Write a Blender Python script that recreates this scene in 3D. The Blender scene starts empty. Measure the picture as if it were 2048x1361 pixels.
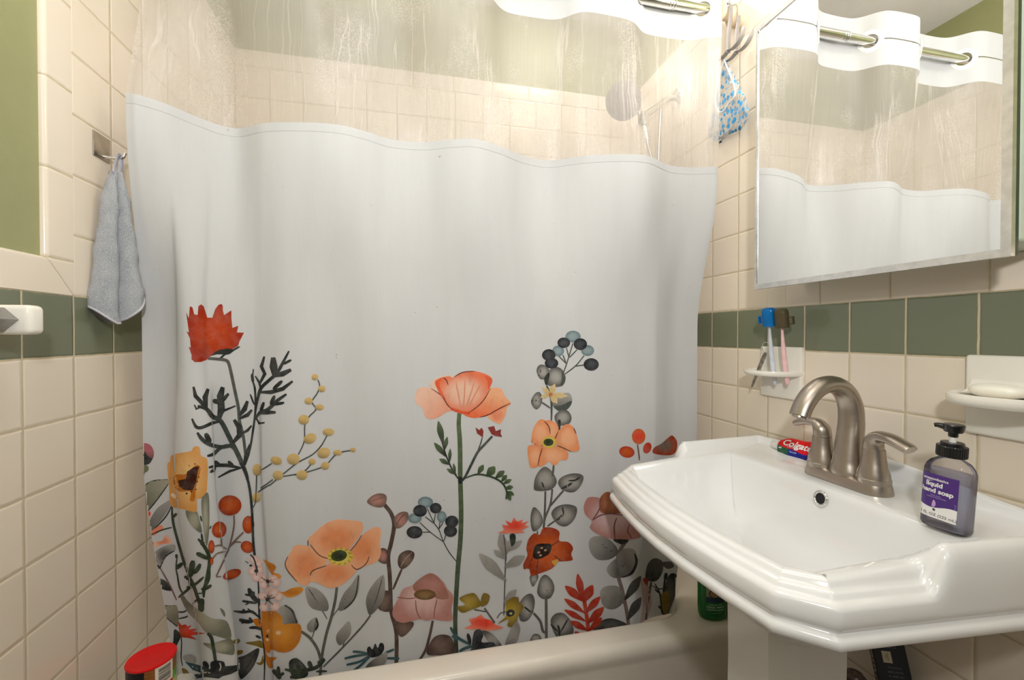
import bpy, bmesh, math, random
from mathutils import Vector, Matrix
from mathutils.bvhtree import BVHTree

random.seed(7)
SC = bpy.context.scene
COL = SC.collection
PI = math.pi

# ------------------------------------------------------------------ camera, world, lights, exposure
EYE = Vector((0.0, 0.0, 1.125))
YAW = math.radians(13.1)
PITCH = math.radians(0.68)
FPX = 878.0
cam_d = bpy.data.cameras.new('camera')
cam_d.sensor_width = 36.0
cam_d.lens = FPX / 2048.0 * 36.0
cam_d.clip_start = 0.01
cam_o = bpy.data.objects.new('camera', cam_d)
COL.objects.link(cam_o)
cam_o.location = EYE
cam_o.rotation_euler = (PI / 2 - PITCH, 0, -YAW)
SC.camera = cam_o

world = bpy.data.worlds.new('world')
SC.world = world
world.use_nodes = True
world.node_tree.nodes['Background'].inputs[0].default_value = (1.0, 0.92, 0.80, 1)
world.node_tree.nodes['Background'].inputs[1].default_value = 0.13


def area_light(name, loc, target, size, size_y, power, color):
    d = bpy.data.lights.new(name, 'AREA')
    d.shape = 'RECTANGLE'
    d.size, d.size_y = size, size_y
    d.energy = power
    d.color = color
    o = bpy.data.objects.new(name, d)
    COL.objects.link(o)
    o.location = loc
    o.rotation_euler = (Vector(target) - Vector(loc)).to_track_quat('-Z', 'Y').to_euler()
    return o


# the photographer's flash, added fills behind it and towards the ceiling, the ceiling lamp, an added tub fill
fl_d = bpy.data.lights.new('camera_flash', 'SPOT')
fl_d.energy = 36.0
fl_d.color = (1.0, 0.985, 0.97)
fl_d.shadow_soft_size = 0.035
fl_d.spot_size = math.radians(156)
fl_d.spot_blend = 1.0
fl_o = bpy.data.objects.new('camera_flash', fl_d)
COL.objects.link(fl_o)
fl_o.location = (0.02, -0.16, 1.46)
fl_o.rotation_euler = (Vector((0.24, 1.0, 1.66)) - Vector(fl_o.location)).to_track_quat('-Z', 'Y').to_euler()
area_light('rear_fill', (0.05, -0.75, 1.95), (0.1, 1.2, 1.45), 1.0, 0.8, 4.6, (1.0, 0.97, 0.93))  # added soft fill behind the camera, stands for no known source
area_light('ceiling_fill', (0.0, 0.05, 1.75), (0.05, 0.35, 2.44), 0.25, 0.2, 12.0, (1.0, 0.985, 0.97))  # added uplight that brightens the ceiling
area_light('ceiling_lamp_light', (0.1, 0.35, 2.40), (0.1, 0.5, 0.0), 0.45, 0.45, 3.0, (1.0, 0.98, 0.95))
area_light('tub_fill', (0.56, 1.42, 2.41), (0.45, 1.42, 0.0), 0.3, 0.3, 2.6, (1.0, 0.97, 0.93))  # added fill that brightens the tub space behind the curtain

vs = SC.view_settings
vs.view_transform = 'Standard'
vs.look = 'None'
vs.gamma = 1.0
vs.use_curve_mapping = False
vs.exposure = 0.0
SC.cycles.max_bounces = 14
SC.cycles.transparent_max_bounces = 24
SC.cycles.caustics_reflective = False
SC.cycles.caustics_refractive = False


# ------------------------------------------------------------------ small helpers
def lin(c):
    return tuple((x / 12.92) if x <= 0.04045 else ((x + 0.055) / 1.055) ** 2.4 for x in c)


def rgb(r, g, b):
    return lin((r / 255.0, g / 255.0, b / 255.0))


def sstep(a, b, x):
    t = min(1.0, max(0.0, (x - a) / (b - a)))
    return t * t * (3 - 2 * t)


def lerp(a, b, t):
    return a + (b - a) * t


def interp(tab, x):
    """piecewise linear table [(x, y), ...]; y may be a tuple"""
    if x <= tab[0][0]:
        return tab[0][1]
    for (x0, y0), (x1, y1) in zip(tab, tab[1:]):
        if x <= x1:
            t = (x - x0) / (x1 - x0)
            if isinstance(y0, tuple):
                return tuple(lerp(p, q, t) for p, q in zip(y0, y1))
            return lerp(y0, y1, t)
    return tab[-1][1]


def csp(tab, x):
    """Catmull-Rom through [(x, y)]"""
    n = len(tab)
    if x <= tab[0][0]:
        return tab[0][1]
    if x >= tab[-1][0]:
        return tab[-1][1]
    for i in range(n - 1):
        if x <= tab[i + 1][0]:
            break
    x0, y0 = tab[i]
    x1, y1 = tab[i + 1]
    t = (x - x0) / (x1 - x0)

    def slope(j):
        a = tab[max(0, j - 1)]
        b = tab[min(n - 1, j + 1)]
        return (b[1] - a[1]) / (b[0] - a[0])
    m0, m1 = slope(i) * (x1 - x0), slope(i + 1) * (x1 - x0)
    t2, t3 = t * t, t * t * t
    return (2 * t3 - 3 * t2 + 1) * y0 + (t3 - 2 * t2 + t) * m0 + (-2 * t3 + 3 * t2) * y1 + (t3 - t2) * m1


# ------------------------------------------------------------------ materials
def newmat(name):
    m = bpy.data.materials.new(name)
    m.use_nodes = True
    nt = m.node_tree
    for n in list(nt.nodes):
        nt.nodes.remove(n)
    return m, nt


class NT:
    def __init__(s, nt):
        s.nt = nt

    def n(s, typ, **kw):
        nd = s.nt.nodes.new(typ)
        for k, v in kw.items():
            setattr(nd, k, v)
        return nd

    def l(s, a, b):
        s.nt.links.new(a, b)

    def setin(s, nd, key, v):
        if v is None:
            return
        if isinstance(v, bpy.types.NodeSocket):
            s.l(v, nd.inputs[key])
        else:
            nd.inputs[key].default_value = v

    def m(s, op, a, b=None, c=None):
        nd = s.n('ShaderNodeMath', operation=op)
        for i, v in enumerate((a, b, c)):
            s.setin(nd, i, v)
        return nd.outputs[0]

    def mix(s, f, a, b, blend='MIX'):
        nd = s.n('ShaderNodeMix', data_type='RGBA', blend_type=blend)
        s.setin(nd, 0, f)
        for k, v in ((6, a), (7, b)):
            if isinstance(v, tuple) and len(v) == 3:
                v = (*v, 1)
            s.setin(nd, k, v)
        return nd.outputs[2]

    def ss(s, x, a, b, to0=0.0, to1=1.0):
        nd = s.n('ShaderNodeMapRange', interpolation_type='SMOOTHSTEP')
        s.setin(nd, 0, x)
        s.setin(nd, 1, a)
        s.setin(nd, 2, b)
        s.setin(nd, 3, to0)
        s.setin(nd, 4, to1)
        return nd.outputs[0]

    def noise(s, vec, scale, detail=3, rough=0.5, dim='3D'):
        nd = s.n('ShaderNodeTexNoise', noise_dimensions=dim)
        s.setin(nd, 'Vector', vec)
        nd.inputs['Scale'].default_value = scale
        nd.inputs['Detail'].default_value = detail
        nd.inputs['Roughness'].default_value = rough
        return nd.outputs[0]

    def pos(s):
        return s.n('ShaderNodeNewGeometry').outputs['Position']

    def obj(s):
        return s.n('ShaderNodeTexCoord').outputs['Object']

    def scalevec(s, vec, sc):
        nd = s.n('ShaderNodeVectorMath', operation='MULTIPLY')
        s.l(vec, nd.inputs[0])
        nd.inputs[1].default_value = sc
        return nd.outputs[0]

    def bump(s, h, dist=0.001, strength=1.0, normal=None):
        nd = s.n('ShaderNodeBump')
        nd.inputs['Strength'].default_value = strength
        nd.inputs['Distance'].default_value = dist
        s.l(h, nd.inputs['Height'])
        if normal is not None:
            s.l(normal, nd.inputs['Normal'])
        return nd.outputs[0]

    def bsdf(s, **kw):
        p = s.n('ShaderNodeBsdfPrincipled')
        for k, v in kw.items():
            k = k.replace('_', ' ')
            if isinstance(v, tuple) and len(v) == 3 and k in ('Base Color', 'Emission Color', 'Specular Tint'):
                v = (*v, 1)
            s.setin(p, k, v)
        return p

    def out(s, sh):
        o = s.n('ShaderNodeOutputMaterial')
        s.l(sh, o.inputs[0])


def plain(name, col, rough=0.4, metal=0.0, noise=0.05, scale=40.0, bump=0.0, **kw):
    """procedural base: colour varied by a little noise, optional fine bump"""
    m, nt = newmat(name)
    N = NT(nt)
    f = N.noise(N.obj(), scale, 4)
    dark = tuple(c * (1 - noise * 1.6) for c in col)
    lite = tuple(min(1, c * (1 + noise)) for c in col)
    c = N.mix(N.ss(f, 0.3, 0.7), dark, lite)
    args = dict(Base_Color=c, Roughness=rough, Metallic=metal)
    args.update(kw)
    p = N.bsdf(**args)
    if bump:
        b = N.bump(N.noise(N.obj(), scale * 4, 3), bump)
        N.l(b, p.inputs['Normal'])
    N.out(p.outputs[0])
    return m


TILE = rgb(237, 225, 209)
GROUT = rgb(212, 196, 166)
GREENT = rgb(120, 125, 103)


def tile_mat(name, axis, off, pu, zoff, pv, band=None, wob=0.0012, gw=0.0011, col=TILE, gr=GROUT, miter=None):
    """glazed wall tiles: axis 'X' or 'Y' across, z up; band=(z0,z1) is the green course"""
    m, nt = newmat(name)
    N = NT(nt)
    P = N.pos()
    sep = N.n('ShaderNodeSeparateXYZ')
    N.l(P, sep.inputs[0])
    a0 = sep.outputs[axis]
    z0 = sep.outputs['Z']
    w1 = N.m('MULTIPLY', N.m('SUBTRACT', N.noise(P, 26, 3, 0.65), 0.5), wob * 2)
    w2 = N.m('MULTIPLY', N.m('SUBTRACT', N.noise(N.scalevec(P, (1.0, 1.0, 1.3)), 33, 3, 0.65), 0.5), wob * 2)
    a = N.m('ADD', a0, w1)
    z = N.m('ADD', z0, w2)
    ua = N.m('DIVIDE', N.m('SUBTRACT', a, off), pu)
    za = N.m('DIVIDE', N.m('SUBTRACT', z, zoff), pv)
    fu, fz = N.m('FRACT', ua), N.m('FRACT', za)
    du = N.m('MULTIPLY', N.m('MINIMUM', fu, N.m('SUBTRACT', 1.0, fu)), pu)
    dz = N.m('MULTIPLY', N.m('MINIMUM', fz, N.m('SUBTRACT', 1.0, fz)), pv)
    d = N.m('MINIMUM', du, dz)
    face = N.ss(d, gw, gw + 0.0011)
    ids = N.n('ShaderNodeCombineXYZ')
    N.l(N.m('FLOOR', ua), ids.inputs[0])
    N.l(N.m('FLOOR', za), ids.inputs[1])
    wn = N.n('ShaderNodeTexWhiteNoise', noise_dimensions='3D')
    N.l(ids.outputs[0], wn.inputs[0])
    vary = wn.outputs[0]
    c = N.mix(vary, tuple(x * 0.95 for x in col), tuple(min(1, x * 1.03) for x in col))
    mott = N.noise(P, 9, 4, 0.6)
    c = N.mix(N.ss(mott, 0.35, 0.75, 0.0, 0.35), c, tuple(x * y for x, y in zip(col, (0.96, 0.93, 0.88))))
    spk = N.ss(N.noise(P, 330, 2, 0.5), 0.735, 0.775)
    c = N.mix(N.m('MULTIPLY', spk, 0.25), c, (0.35, 0.27, 0.18))
    grc = N.mix(N.noise(P, 40, 4, 0.6), tuple(x * 0.72 for x in gr), tuple(min(1, x * 1.12) for x in gr))
    if band:
        inb = N.m('MULTIPLY', N.m('GREATER_THAN', z, band[0]), N.m('LESS_THAN', z, band[1]))
        gc = N.mix(vary, tuple(x * 0.93 for x in GREENT), tuple(x * 1.05 for x in GREENT))
        c = N.mix(inb, c, gc)
    c = N.mix(face, grc, c)
    rough = N.m('ADD', N.m('MULTIPLY', N.m('SUBTRACT', 1.0, face), 0.55), 0.16)
    hgt = N.m('ADD', N.ss(d, 0.0004, 0.0055), N.m('MULTIPLY', N.noise(P, 18, 2), 0.25))
    p = N.bsdf(Base_Color=c, Roughness=rough, Specular_IOR_Level=0.45)
    N.l(N.bump(hgt, 0.0011, 0.8), p.inputs['Normal'])
    N.out(p.outputs[0])
    return m


def paint_mat(name, col, rough=0.5):
    m, nt = newmat(name)
    N = NT(nt)
    P = N.pos()
    f = N.noise(P, 3.5, 4, 0.55)
    c = N.mix(N.ss(f, 0.3, 0.7), tuple(x * 0.94 for x in col), tuple(x * 1.05 for x in col))
    h = N.m('ADD', N.noise(P, 260, 3, 0.6), N.noise(P, 60, 2, 0.5))
    p = N.bsdf(Base_Color=c, Roughness=rough)
    N.l(N.bump(h, 0.0007, 0.5), p.inputs['Normal'])
    N.out(p.outputs[0])
    return m


M = {}
M['porcelain'] = plain('white porcelain', (0.80, 0.80, 0.795), 0.09, noise=0.01, scale=6, Specular_IOR_Level=0.5, Coat_Weight=0.5, Coat_Roughness=0.04)
M['tub'] = plain('bathtub enamel', rgb(236, 228, 216), 0.16, noise=0.02, scale=8)
M['ceramic'] = plain('white ceramic', rgb(240, 236, 226), 0.10, noise=0.015, scale=14)
M['chrome'] = plain('chrome', (0.80, 0.80, 0.79), 0.10, 1.0, noise=0.02, scale=60)
M['alu'] = plain('worn aluminium', (0.80, 0.79, 0.775), 0.34, 1.0, noise=0.06, scale=70, bump=0.0001)
M['nickel'] = None
M['black'] = plain('black plastic', (0.008, 0.008, 0.009), 0.22, noise=0.2)
M['dark'] = plain('dark cavity', (0.004, 0.004, 0.004), 0.6)
M['beige'] = plain('beige rubber', rgb(226, 203, 172), 0.4)
M['greyplastic'] = plain('grey hook plastic', rgb(138, 134, 132), 0.35)
M['whiteplastic'] = plain('white plastic', (0.82, 0.81, 0.79), 0.3, noise=0.02)
M['ceiling'] = paint_mat('ceiling paint', rgb(222, 219, 215), 0.7)
M['green'] = paint_mat('green wall paint', rgb(156, 157, 112), 0.42)
M['olive'] = paint_mat('olive wall paint', rgb(142, 140, 62), 0.42)
M['cabinet'] = plain('cabinet enamel', rgb(206, 216, 200), 0.35, noise=0.02)


def nickel():
    m, nt = newmat('brushed nickel')
    N = NT(nt)
    f = N.noise(N.scalevec(N.obj(), (40, 40, 300)), 1.0, 1)
    c = N.mix(f, (0.42, 0.368, 0.315), (0.44, 0.386, 0.33))
    p = N.bsdf(Base_Color=c, Metallic=1.0, Roughness=N.ss(f, 0.2, 0.8, 0.31, 0.34))
    N.out(p.outputs[0])
    return m


M['nickel'] = nickel()


# ------------------------------------------------------------------ mesh helpers
class B:
    """collects geometry for ONE mesh; faces carry a material slot and a colour"""

    def __init__(s):
        s.v, s.f, s.mi, s.c = [], [], [], []

    def add(s, vf, mi=0, col=None):
        v, f = vf[0], vf[1]
        o = len(s.v)
        s.v += [tuple(p) for p in v]
        for fc in f:
            s.f.append([i + o for i in fc])
            s.mi.append(mi)
        s.c += [col or (1, 1, 1)] * len(v)
        return s


def make_mesh(name, b, mats, origin, angle=38, colors=False):
    me = bpy.data.meshes.new(name)
    ox, oy, oz = origin
    me.from_pydata([(x - ox, y - oy, z - oz) for x, y, z in b.v], [], b.f)
    if not isinstance(mats, (list, tuple)):
        mats = [mats]
    for m in mats:
        me.materials.append(m)
    if colors:
        at = me.color_attributes.new('print', 'FLOAT_COLOR', 'POINT')
        for i, c in enumerate(b.c):
            at.data[i].color = (*c, 1)
    for p, mi in zip(me.polygons, b.mi):
        p.material_index = mi
        p.use_smooth = True
    bm = bmesh.new()
    bm.from_mesh(me)
    lim = math.radians(angle)
    for e in bm.edges:
        if len(e.link_faces) == 2:
            try:
                e.smooth = e.calc_face_angle() < lim
            except ValueError:
                e.smooth = True
    bm.to_mesh(me)
    bm.free()
    me.update()
    return me


def fixn(vf):
    """outward normals for a closed shell"""
    bm = bmesh.new()
    vs_ = [bm.verts.new(p) for p in vf[0]]
    for f in vf[1]:
        try:
            bm.faces.new([vs_[i] for i in f])
        except ValueError:
            pass
    bmesh.ops.recalc_face_normals(bm, faces=bm.faces[:])
    bm.verts.index_update()
    r = ([tuple(v.co) for v in bm.verts], [[v.index for v in f.verts] for f in bm.faces])
    bm.free()
    return r


class Thing:
    def __init__(s, name, label, cat, loc, group=None):
        o = bpy.data.objects.new(name, None)
        o.empty_display_size = 0.02
        COL.objects.link(o)
        o.location = loc
        o['label'] = label
        o['category'] = cat
        if group:
            o['group'] = group
        s.o = o
        s.loc = loc

    def part(s, name, b, mats, parent=None, angle=38, label=None, colors=False):
        if not isinstance(b, B):
            b = B().add(b)
        me = make_mesh(name, b, mats, s.loc, angle, colors)
        ob = bpy.data.objects.new(name, me)
        COL.objects.link(ob)
        ob.parent = parent or s.o
        if label:
            ob['label'] = label
        return ob


def solo(name, b, mats, label, cat, loc=(0, 0, 0), angle=38, group=None, colors=False):
    if not isinstance(b, B):
        b = B().add(b)
    me = make_mesh(name, b, mats, loc, angle, colors)
    ob = bpy.data.objects.new(name, me)
    COL.objects.link(ob)
    ob.location = loc
    ob['label'] = label
    ob['category'] = cat
    if group:
        ob['group'] = group
    return ob


def struct(name, b, mats, angle=38, parent=None, label=None):
    if not isinstance(b, B):
        b = B().add(b)
    me = make_mesh(name, b, mats, (0, 0, 0), angle)
    ob = bpy.data.objects.new(name, me)
    COL.objects.link(ob)
    if parent:
        ob.parent = parent
    else:
        ob['kind'] = 'structure'
    if label:
        ob['label'] = label
    return ob


def box(x0, x1, y0, y1, z0, z1):
    v = [(x, y, z) for z in (z0, z1) for y in (y0, y1) for x in (x0, x1)]
    f = [(0, 2, 3, 1), (4, 5, 7, 6), (0, 1, 5, 4), (2, 6, 7, 3), (0, 4, 6, 2), (1, 3, 7, 5)]
    return v, f


def rbox(x0, x1, y0, y1, z0, z1, r=0.004, seg=3, mat=None):
    bm = bmesh.new()
    v, f = box(x0, x1, y0, y1, z0, z1)
    vv = [bm.verts.new(p) for p in v]
    for q in f:
        bm.faces.new([vv[i] for i in q])
    bmesh.ops.bevel(bm, geom=bm.edges[:], offset=r, segments=seg, profile=0.5, affect='EDGES')
    bm.verts.index_update()
    out = ([tuple(p.co) for p in bm.verts], [[p.index for p in q.verts] for q in bm.faces])
    bm.free()
    if mat is not None:
        out = ([tuple(mat @ Vector(p)) for p in out[0]], out[1])
    return out


def xform(vf, mat):
    return [tuple(mat @ Vector(p)) for p in vf[0]], vf[1]


def lathe(prof, c=(0, 0, 0), n=40, axis='Z', cap=True, sx=1.0, sy=1.0):
    """prof [(r, h)...] bottom to top"""
    v, f = [], []
    for r, h in prof:
        for i in range(n):
            a = 2 * PI * i / n
            p = (r * math.cos(a) * sx, r * math.sin(a) * sy, h)
            if axis == 'X':
                p = (p[2], p[0], p[1])
            elif axis == 'Y':
                p = (p[1], p[2], p[0])
            v.append((p[0] + c[0], p[1] + c[1], p[2] + c[2]))
    for k in range(len(prof) - 1):
        for i in range(n):
            j = (i + 1) % n
            f.append((k * n + i, k * n + j, (k + 1) * n + j, (k + 1) * n + i))
    if cap:
        f.append(tuple(reversed(range(n))))
        k = len(prof) - 1
        f.append(tuple(range(k * n, k * n + n)))
    return v, f


def tube(pts, rad, n=14, cap=True, up=None, ry=None, closed=False):
    """tube along pts; rad number or list; ry optional second radius list (along 'up')"""
    P = [Vector(p) for p in pts]
    m = len(P)
    if not isinstance(rad, (list, tuple)):
        rad = [rad] * m
    if ry is None:
        ry = rad
    elif not isinstance(ry, (list, tuple)):
        ry = [ry] * m
    v, f = [], []
    prev = None
    for i in range(m):
        if closed:
            t = (P[(i + 1) % m] - P[i - 1]).normalized()
        else:
            t = (P[min(m - 1, i + 1)] - P[max(0, i - 1)]).normalized()
        if prev is None:
            u = Vector(up) if up else (Vector((0, 0, 1)) if abs(t.z) < 0.9 else Vector((1, 0, 0)))
        else:
            u = prev
        u = (u - t * u.dot(t)).normalized()
        prev = u
        s = t.cross(u)
        for k in range(n):
            a = 2 * PI * k / n
            v.append(tuple(P[i] + s * (math.cos(a) * rad[i]) + u * (math.sin(a) * ry[i])))
    rng = m if closed else m - 1
    for i in range(rng):
        for k in range(n):
            a, b = i * n + k, i * n + (k + 1) % n
            c, d = ((i + 1) % m) * n + (k + 1) % n, ((i + 1) % m) * n + k
            f.append((a, b, c, d))
    if cap and not closed:
        f.append(tuple(reversed(range(n))))
        f.append(tuple(range((m - 1) * n, m * n)))
    return fixn((v, f))


def smooth_path(pts, k=8):
    """Catmull-Rom through points"""
    P = [Vector(p) for p in pts]
    out = []
    for i in range(len(P) - 1):
        p0, p1, p2, p3 = P[max(0, i - 1)], P[i], P[i + 1], P[min(len(P) - 1, i + 2)]
        for j in range(k):
            t = j / k
            out.append(0.5 * ((2 * p1) + (p2 - p0) * t + (2 * p0 - 5 * p1 + 4 * p2 - p3) * t * t + (3 * p1 - p0 - 3 * p2 + p3) * t ** 3))
    out.append(P[-1])
    return out


def loft(loops, cap0=True, cap1=True):
    n = len(loops[0])
    v = [tuple(p) for lp in loops for p in lp]
    f = []
    for k in range(len(loops) - 1):
        for i in range(n):
            j = (i + 1) % n
            f.append((k * n + i, k * n + j, (k + 1) * n + j, (k + 1) * n + i))
    if cap0:
        f.append(tuple(reversed(range(n))))
    if cap1:
        f.append(tuple(range((len(loops) - 1) * n, len(loops) * n)))
    return v, f


def torus(c, R, r, axis='Y', n=36, k=12):
    v, f = [], []
    for i in range(n):
        a = 2 * PI * i / n
        for j in range(k):
            b = 2 * PI * j / k
            x, y, z = (R + r * math.cos(b)) * math.cos(a), (R + r * math.cos(b)) * math.sin(a), r * math.sin(b)
            if axis == 'Y':
                x, y, z = x, z, y
            elif axis == 'X':
                x, y, z = z, x, y
            v.append((x + c[0], y + c[1], z + c[2]))
    for i in range(n):
        for j in range(k):
            a, b = i * k + j, i * k + (j + 1) % k
            cc, d = ((i + 1) % n) * k + (j + 1) % k, ((i + 1) % n) * k + j
            f.append((a, b, cc, d))
    return fixn((v, f))


_fonts = {}


def text_mesh(s, size, bold=0.0, shear=0.0, spacing=1.0, depth=0.0):
    """flat lettering in local x/y, centred on x, as (verts, faces)"""
    cu = bpy.data.curves.new('lettering', 'FONT')
    cu.body = s
    cu.size = size
    cu.offset = bold
    cu.shear = shear
    cu.space_character = spacing
    cu.align_x = 'CENTER'
    cu.align_y = 'CENTER'
    cu.resolution_u = 3
    cu.fill_mode = 'FRONT'
    o = bpy.data.objects.new('lettering', cu)
    COL.objects.link(o)
    dg = bpy.context.evaluated_depsgraph_get()
    dg.update()
    me = bpy.data.meshes.new_from_object(o.evaluated_get(dg))
    v = [tuple(p.co) for p in me.vertices]
    f = [list(p.vertices) for p in me.polygons]
    bpy.data.objects.remove(o)
    bpy.data.curves.remove(cu)
    bpy.data.meshes.remove(me)
    return v, f


def attr_mat(name, rough=0.6, bump=0.0, transl=0.0, noise=0.0, spec=0.3):
    """colour from the mesh's own print attribute"""
    m, nt = newmat(name)
    N = NT(nt)
    at = N.n('ShaderNodeAttribute', attribute_name='print')
    c = at.outputs['Color']
    if noise:
        f = N.noise(N.pos(), 55, 5, 0.62)
        c = N.mix(N.ss(f, 0.35, 0.72, 0.0, noise * 0.5), c, (0.85, 0.80, 0.74))
        f2 = N.noise(N.scalevec(N.pos(), (1.3, 1.3, 0.8)), 38, 4, 0.6)
        c = N.mix(N.ss(f2, 0.45, 0.8, 0.0, noise * 1.3), c, (0.02, 0.015, 0.012))
    p = N.bsdf(Base_Color=c, Roughness=rough, Specular_IOR_Level=spec)
    sh = p.outputs[0]
    if transl:
        t = N.n('ShaderNodeBsdfTranslucent')
        N.l(c, t.inputs[0])
        mx = N.n('ShaderNodeMixShader')
        mx.inputs[0].default_value = transl
        N.l(sh, mx.inputs[1])
        N.l(t.outputs[0], mx.inputs[2])
        sh = mx.outputs[0]
    N.out(sh)
    return m


M['ink'] = attr_mat('printed ink', 0.35)

# ------------------------------------------------------------------ the room
XL, XR, YB, YF = -0.595, 0.920, 1.733, -1.0
HC = 2.44
BAND0, BAND1 = 1.086, 1.196
TT = 2.136            # top of the tub surround tiles
PT = 0.11             # tile pitch

mt_left = tile_mat('wall tile left', 'Y', 0.958, PT, BAND0, PT, (BAND0, BAND1))
mt_right = tile_mat('wall tile right', 'Y', 0.9745, PT, BAND0, PT, (BAND0, BAND1))
mt_back = tile_mat('wall tile back', 'X', XL, PT, BAND0, PT, (BAND0, BAND1))
mt_strip = tile_mat('bullnose upright', 'Y', 0.0, 50.0, 1.257, 0.1525)
mt_cap = tile_mat('bullnose cap', 'Y', 0.958, 0.1525, 0.0, 50.0)
mt_capr = tile_mat('bullnose cap right', 'Y', 0.9745, 0.1515, 0.0, 50.0)
mt_capb = tile_mat('bullnose cap back', 'X', XL, 0.1525, 0.0, 50.0)

b = B()
b.add(box(XL - 0.10, XL - 0.008, YF, YB + 0.1, 0, HC), 0)
b.add(box(XL - 0.02, XL, YF, 0.958, 0, BAND1), 1)
b.add(box(XL - 0.02, XL, 0.958, YB, 0, TT - 0.06), 1)
b.add(box(XL - 0.02, XL - 0.003, 0.905, 0.958, BAND1, 1.250), 2)
struct('wall_left', b, [M['green'], mt_left, plain('grout', GROUT, 0.8)])
b = B()
b.add(box(XR + 0.008, XR + 0.10, YF, YB + 0.1, 0, HC), 0)
b.add(box(XR, XR + 0.02, YF, 0.9745, 0, BAND1), 1)
b.add(box(XR, XR + 0.02, 0.9745, YB, 0, TT - 0.06), 1)
struct('wall_right', b, [M['green'], mt_right])
b = B()
b.add(box(XL - 0.1, XR + 0.1, YB + 0.008, YB + 0.1, 0, HC), 0)
b.add(box(XL, XR, YB, YB + 0.02, 0, TT - 0.06), 1)
struct('wall_back', b, [M['green'], mt_back])
struct('ceiling', box(XL - 0.1, XR + 0.1, YF, YB + 0.1, HC, HC + 0.05), M['ceiling'])
mfloor = tile_mat('floor tile', 'X', 0.0, 0.052, 0.0, 50.0, col=rgb(190, 184, 172), gr=rgb(120, 112, 100))
struct('floor', box(XL - 0.1, XR + 0.1, YF, YB + 0.1, -0.05, 0.0), mfloor)


def prism(poly, axis, a0, a1):
    """extrude a 2D polygon (p, q) along an axis: 'X' -> (a, p, q)"""
    n = len(poly)
    v = []
    for a in (a0, a1):
        for p, q in poly:
            v.append({'X': (a, p, q), 'Y': (p, a, q), 'Z': (p, q, a)}[axis])
    f = [tuple(range(n)), tuple(range(n, 2 * n))]
    for i in range(n):
        j = (i + 1) % n
        f.append((i, j, n + j, n + i))
    return fixn((v, f))


def round_edge(x_wall, x_face, e0, e1, r=0.007, k=5):
    """section of a bullnose tile in (normal, across): rounded at the e1 side"""
    sx = 1 if x_face > x_wall else -1
    se = 1 if e1 > e0 else -1
    pts = [(x_wall, e0), (x_face, e0)]
    for i in range(k + 1):
        a = PI / 2 * i / k
        pts.append((x_face - sx * r * (1 - math.cos(a)), e1 - se * r * (1 - math.sin(a))))
    pts.append((x_wall, e1))
    return pts


FL, FR = XL + 0.0012, XR - 0.0012
# upright bullnose strip on the left wall, its cap below the green paint, and the same on the right wall
def mitre(vf, ax, at, fn):
    """cut one end of a strip at an angle: the vertices at 'at' along axis ax move to fn(v)"""
    out = []
    for v in vf[0]:
        v = list(v)
        if abs(v[ax] - at) < 1e-6:
            v[ax] = fn(v)
        out.append(tuple(v))
    return out, vf[1]


struct('trim_1', mitre(prism(round_edge(XL - 0.012, FL, 0.958, 0.897), 'Z', 1.196, TT), 2, 1.196, lambda v: 1.1965 + (0.958 - v[1])), mt_strip)
struct('trim_2', mitre(prism(round_edge(XL - 0.012, FL, 1.196, 1.257), 'Y', YF, 0.958), 1, 0.958, lambda v: 0.9565 - (v[2] - 1.196)), mt_cap)
struct('trim_3', prism(round_edge(XR + 0.012, FR, 0.9745, 0.9135), 'Z', 1.196, TT), mt_strip)
struct('trim_4', prism(round_edge(XR + 0.012, FR, 1.196, 1.257), 'Y', YF, 0.9165), mt_capr)
struct('trim_5', prism(round_edge(XL - 0.012, FL, TT - 0.06, TT), 'Y', 0.958, YB), mt_cap)
struct('trim_6', prism(round_edge(XR + 0.012, FR, TT - 0.06, TT), 'Y', 0.9745, YB), mt_capr)
struct('trim_7', prism([(q, z) for q, z in round_edge(YB + 0.012, YB - 0.0012, TT - 0.06, TT)], 'X', XL, XR), mt_capb)


# ------------------------------------------------------------------ bathtub
def rrect(x0, x1, y0, y1, r, z, k=8):
    pts = []
    for cx, cy, a0 in ((x1 - r, y1 - r, 0), (x0 + r, y1 - r, PI / 2), (x0 + r, y0 + r, PI), (x1 - r, y0 + r, 1.5 * PI)):
        for i in range(k + 1):
            a = a0 + PI / 2 * i / k
            pts.append((cx + r * math.cos(a), cy + r * math.sin(a), z))
    return pts


RIM = 0.367
TY0 = 0.968
tub = Thing('bathtub', 'white built-in bathtub with a rounded rim, behind the floral shower curtain', 'bathtub', (0.16, 1.35, 0))
x0, x1 = XL + 0.001, XR - 0.001
y1 = YB - 0.001
loops = [rrect(x0, x1, TY0 + 0.012, y1, 0.004, 0.0),
         rrect(x0, x1, TY0 + 0.012, y1, 0.004, RIM - 0.060),
         rrect(x0, x1, TY0 + 0.008, y1, 0.004, RIM - 0.048),
         rrect(x0, x1, TY0 + 0.002, y1, 0.004, RIM - 0.034),
         rrect(x0, x1, TY0, y1, 0.004, RIM - 0.022),
         rrect(x0, x1, TY0 + 0.002, y1, 0.004, RIM - 0.011),
         rrect(x0, x1, TY0 + 0.008, y1, 0.004, RIM - 0.003),
         rrect(x0 + 0.004, x1 - 0.004, TY0 + 0.018, y1 - 0.004, 0.006, RIM)]
ix0, ix1, iy0, iy1 = -0.49, 0.762, 1.046, 1.665
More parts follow.
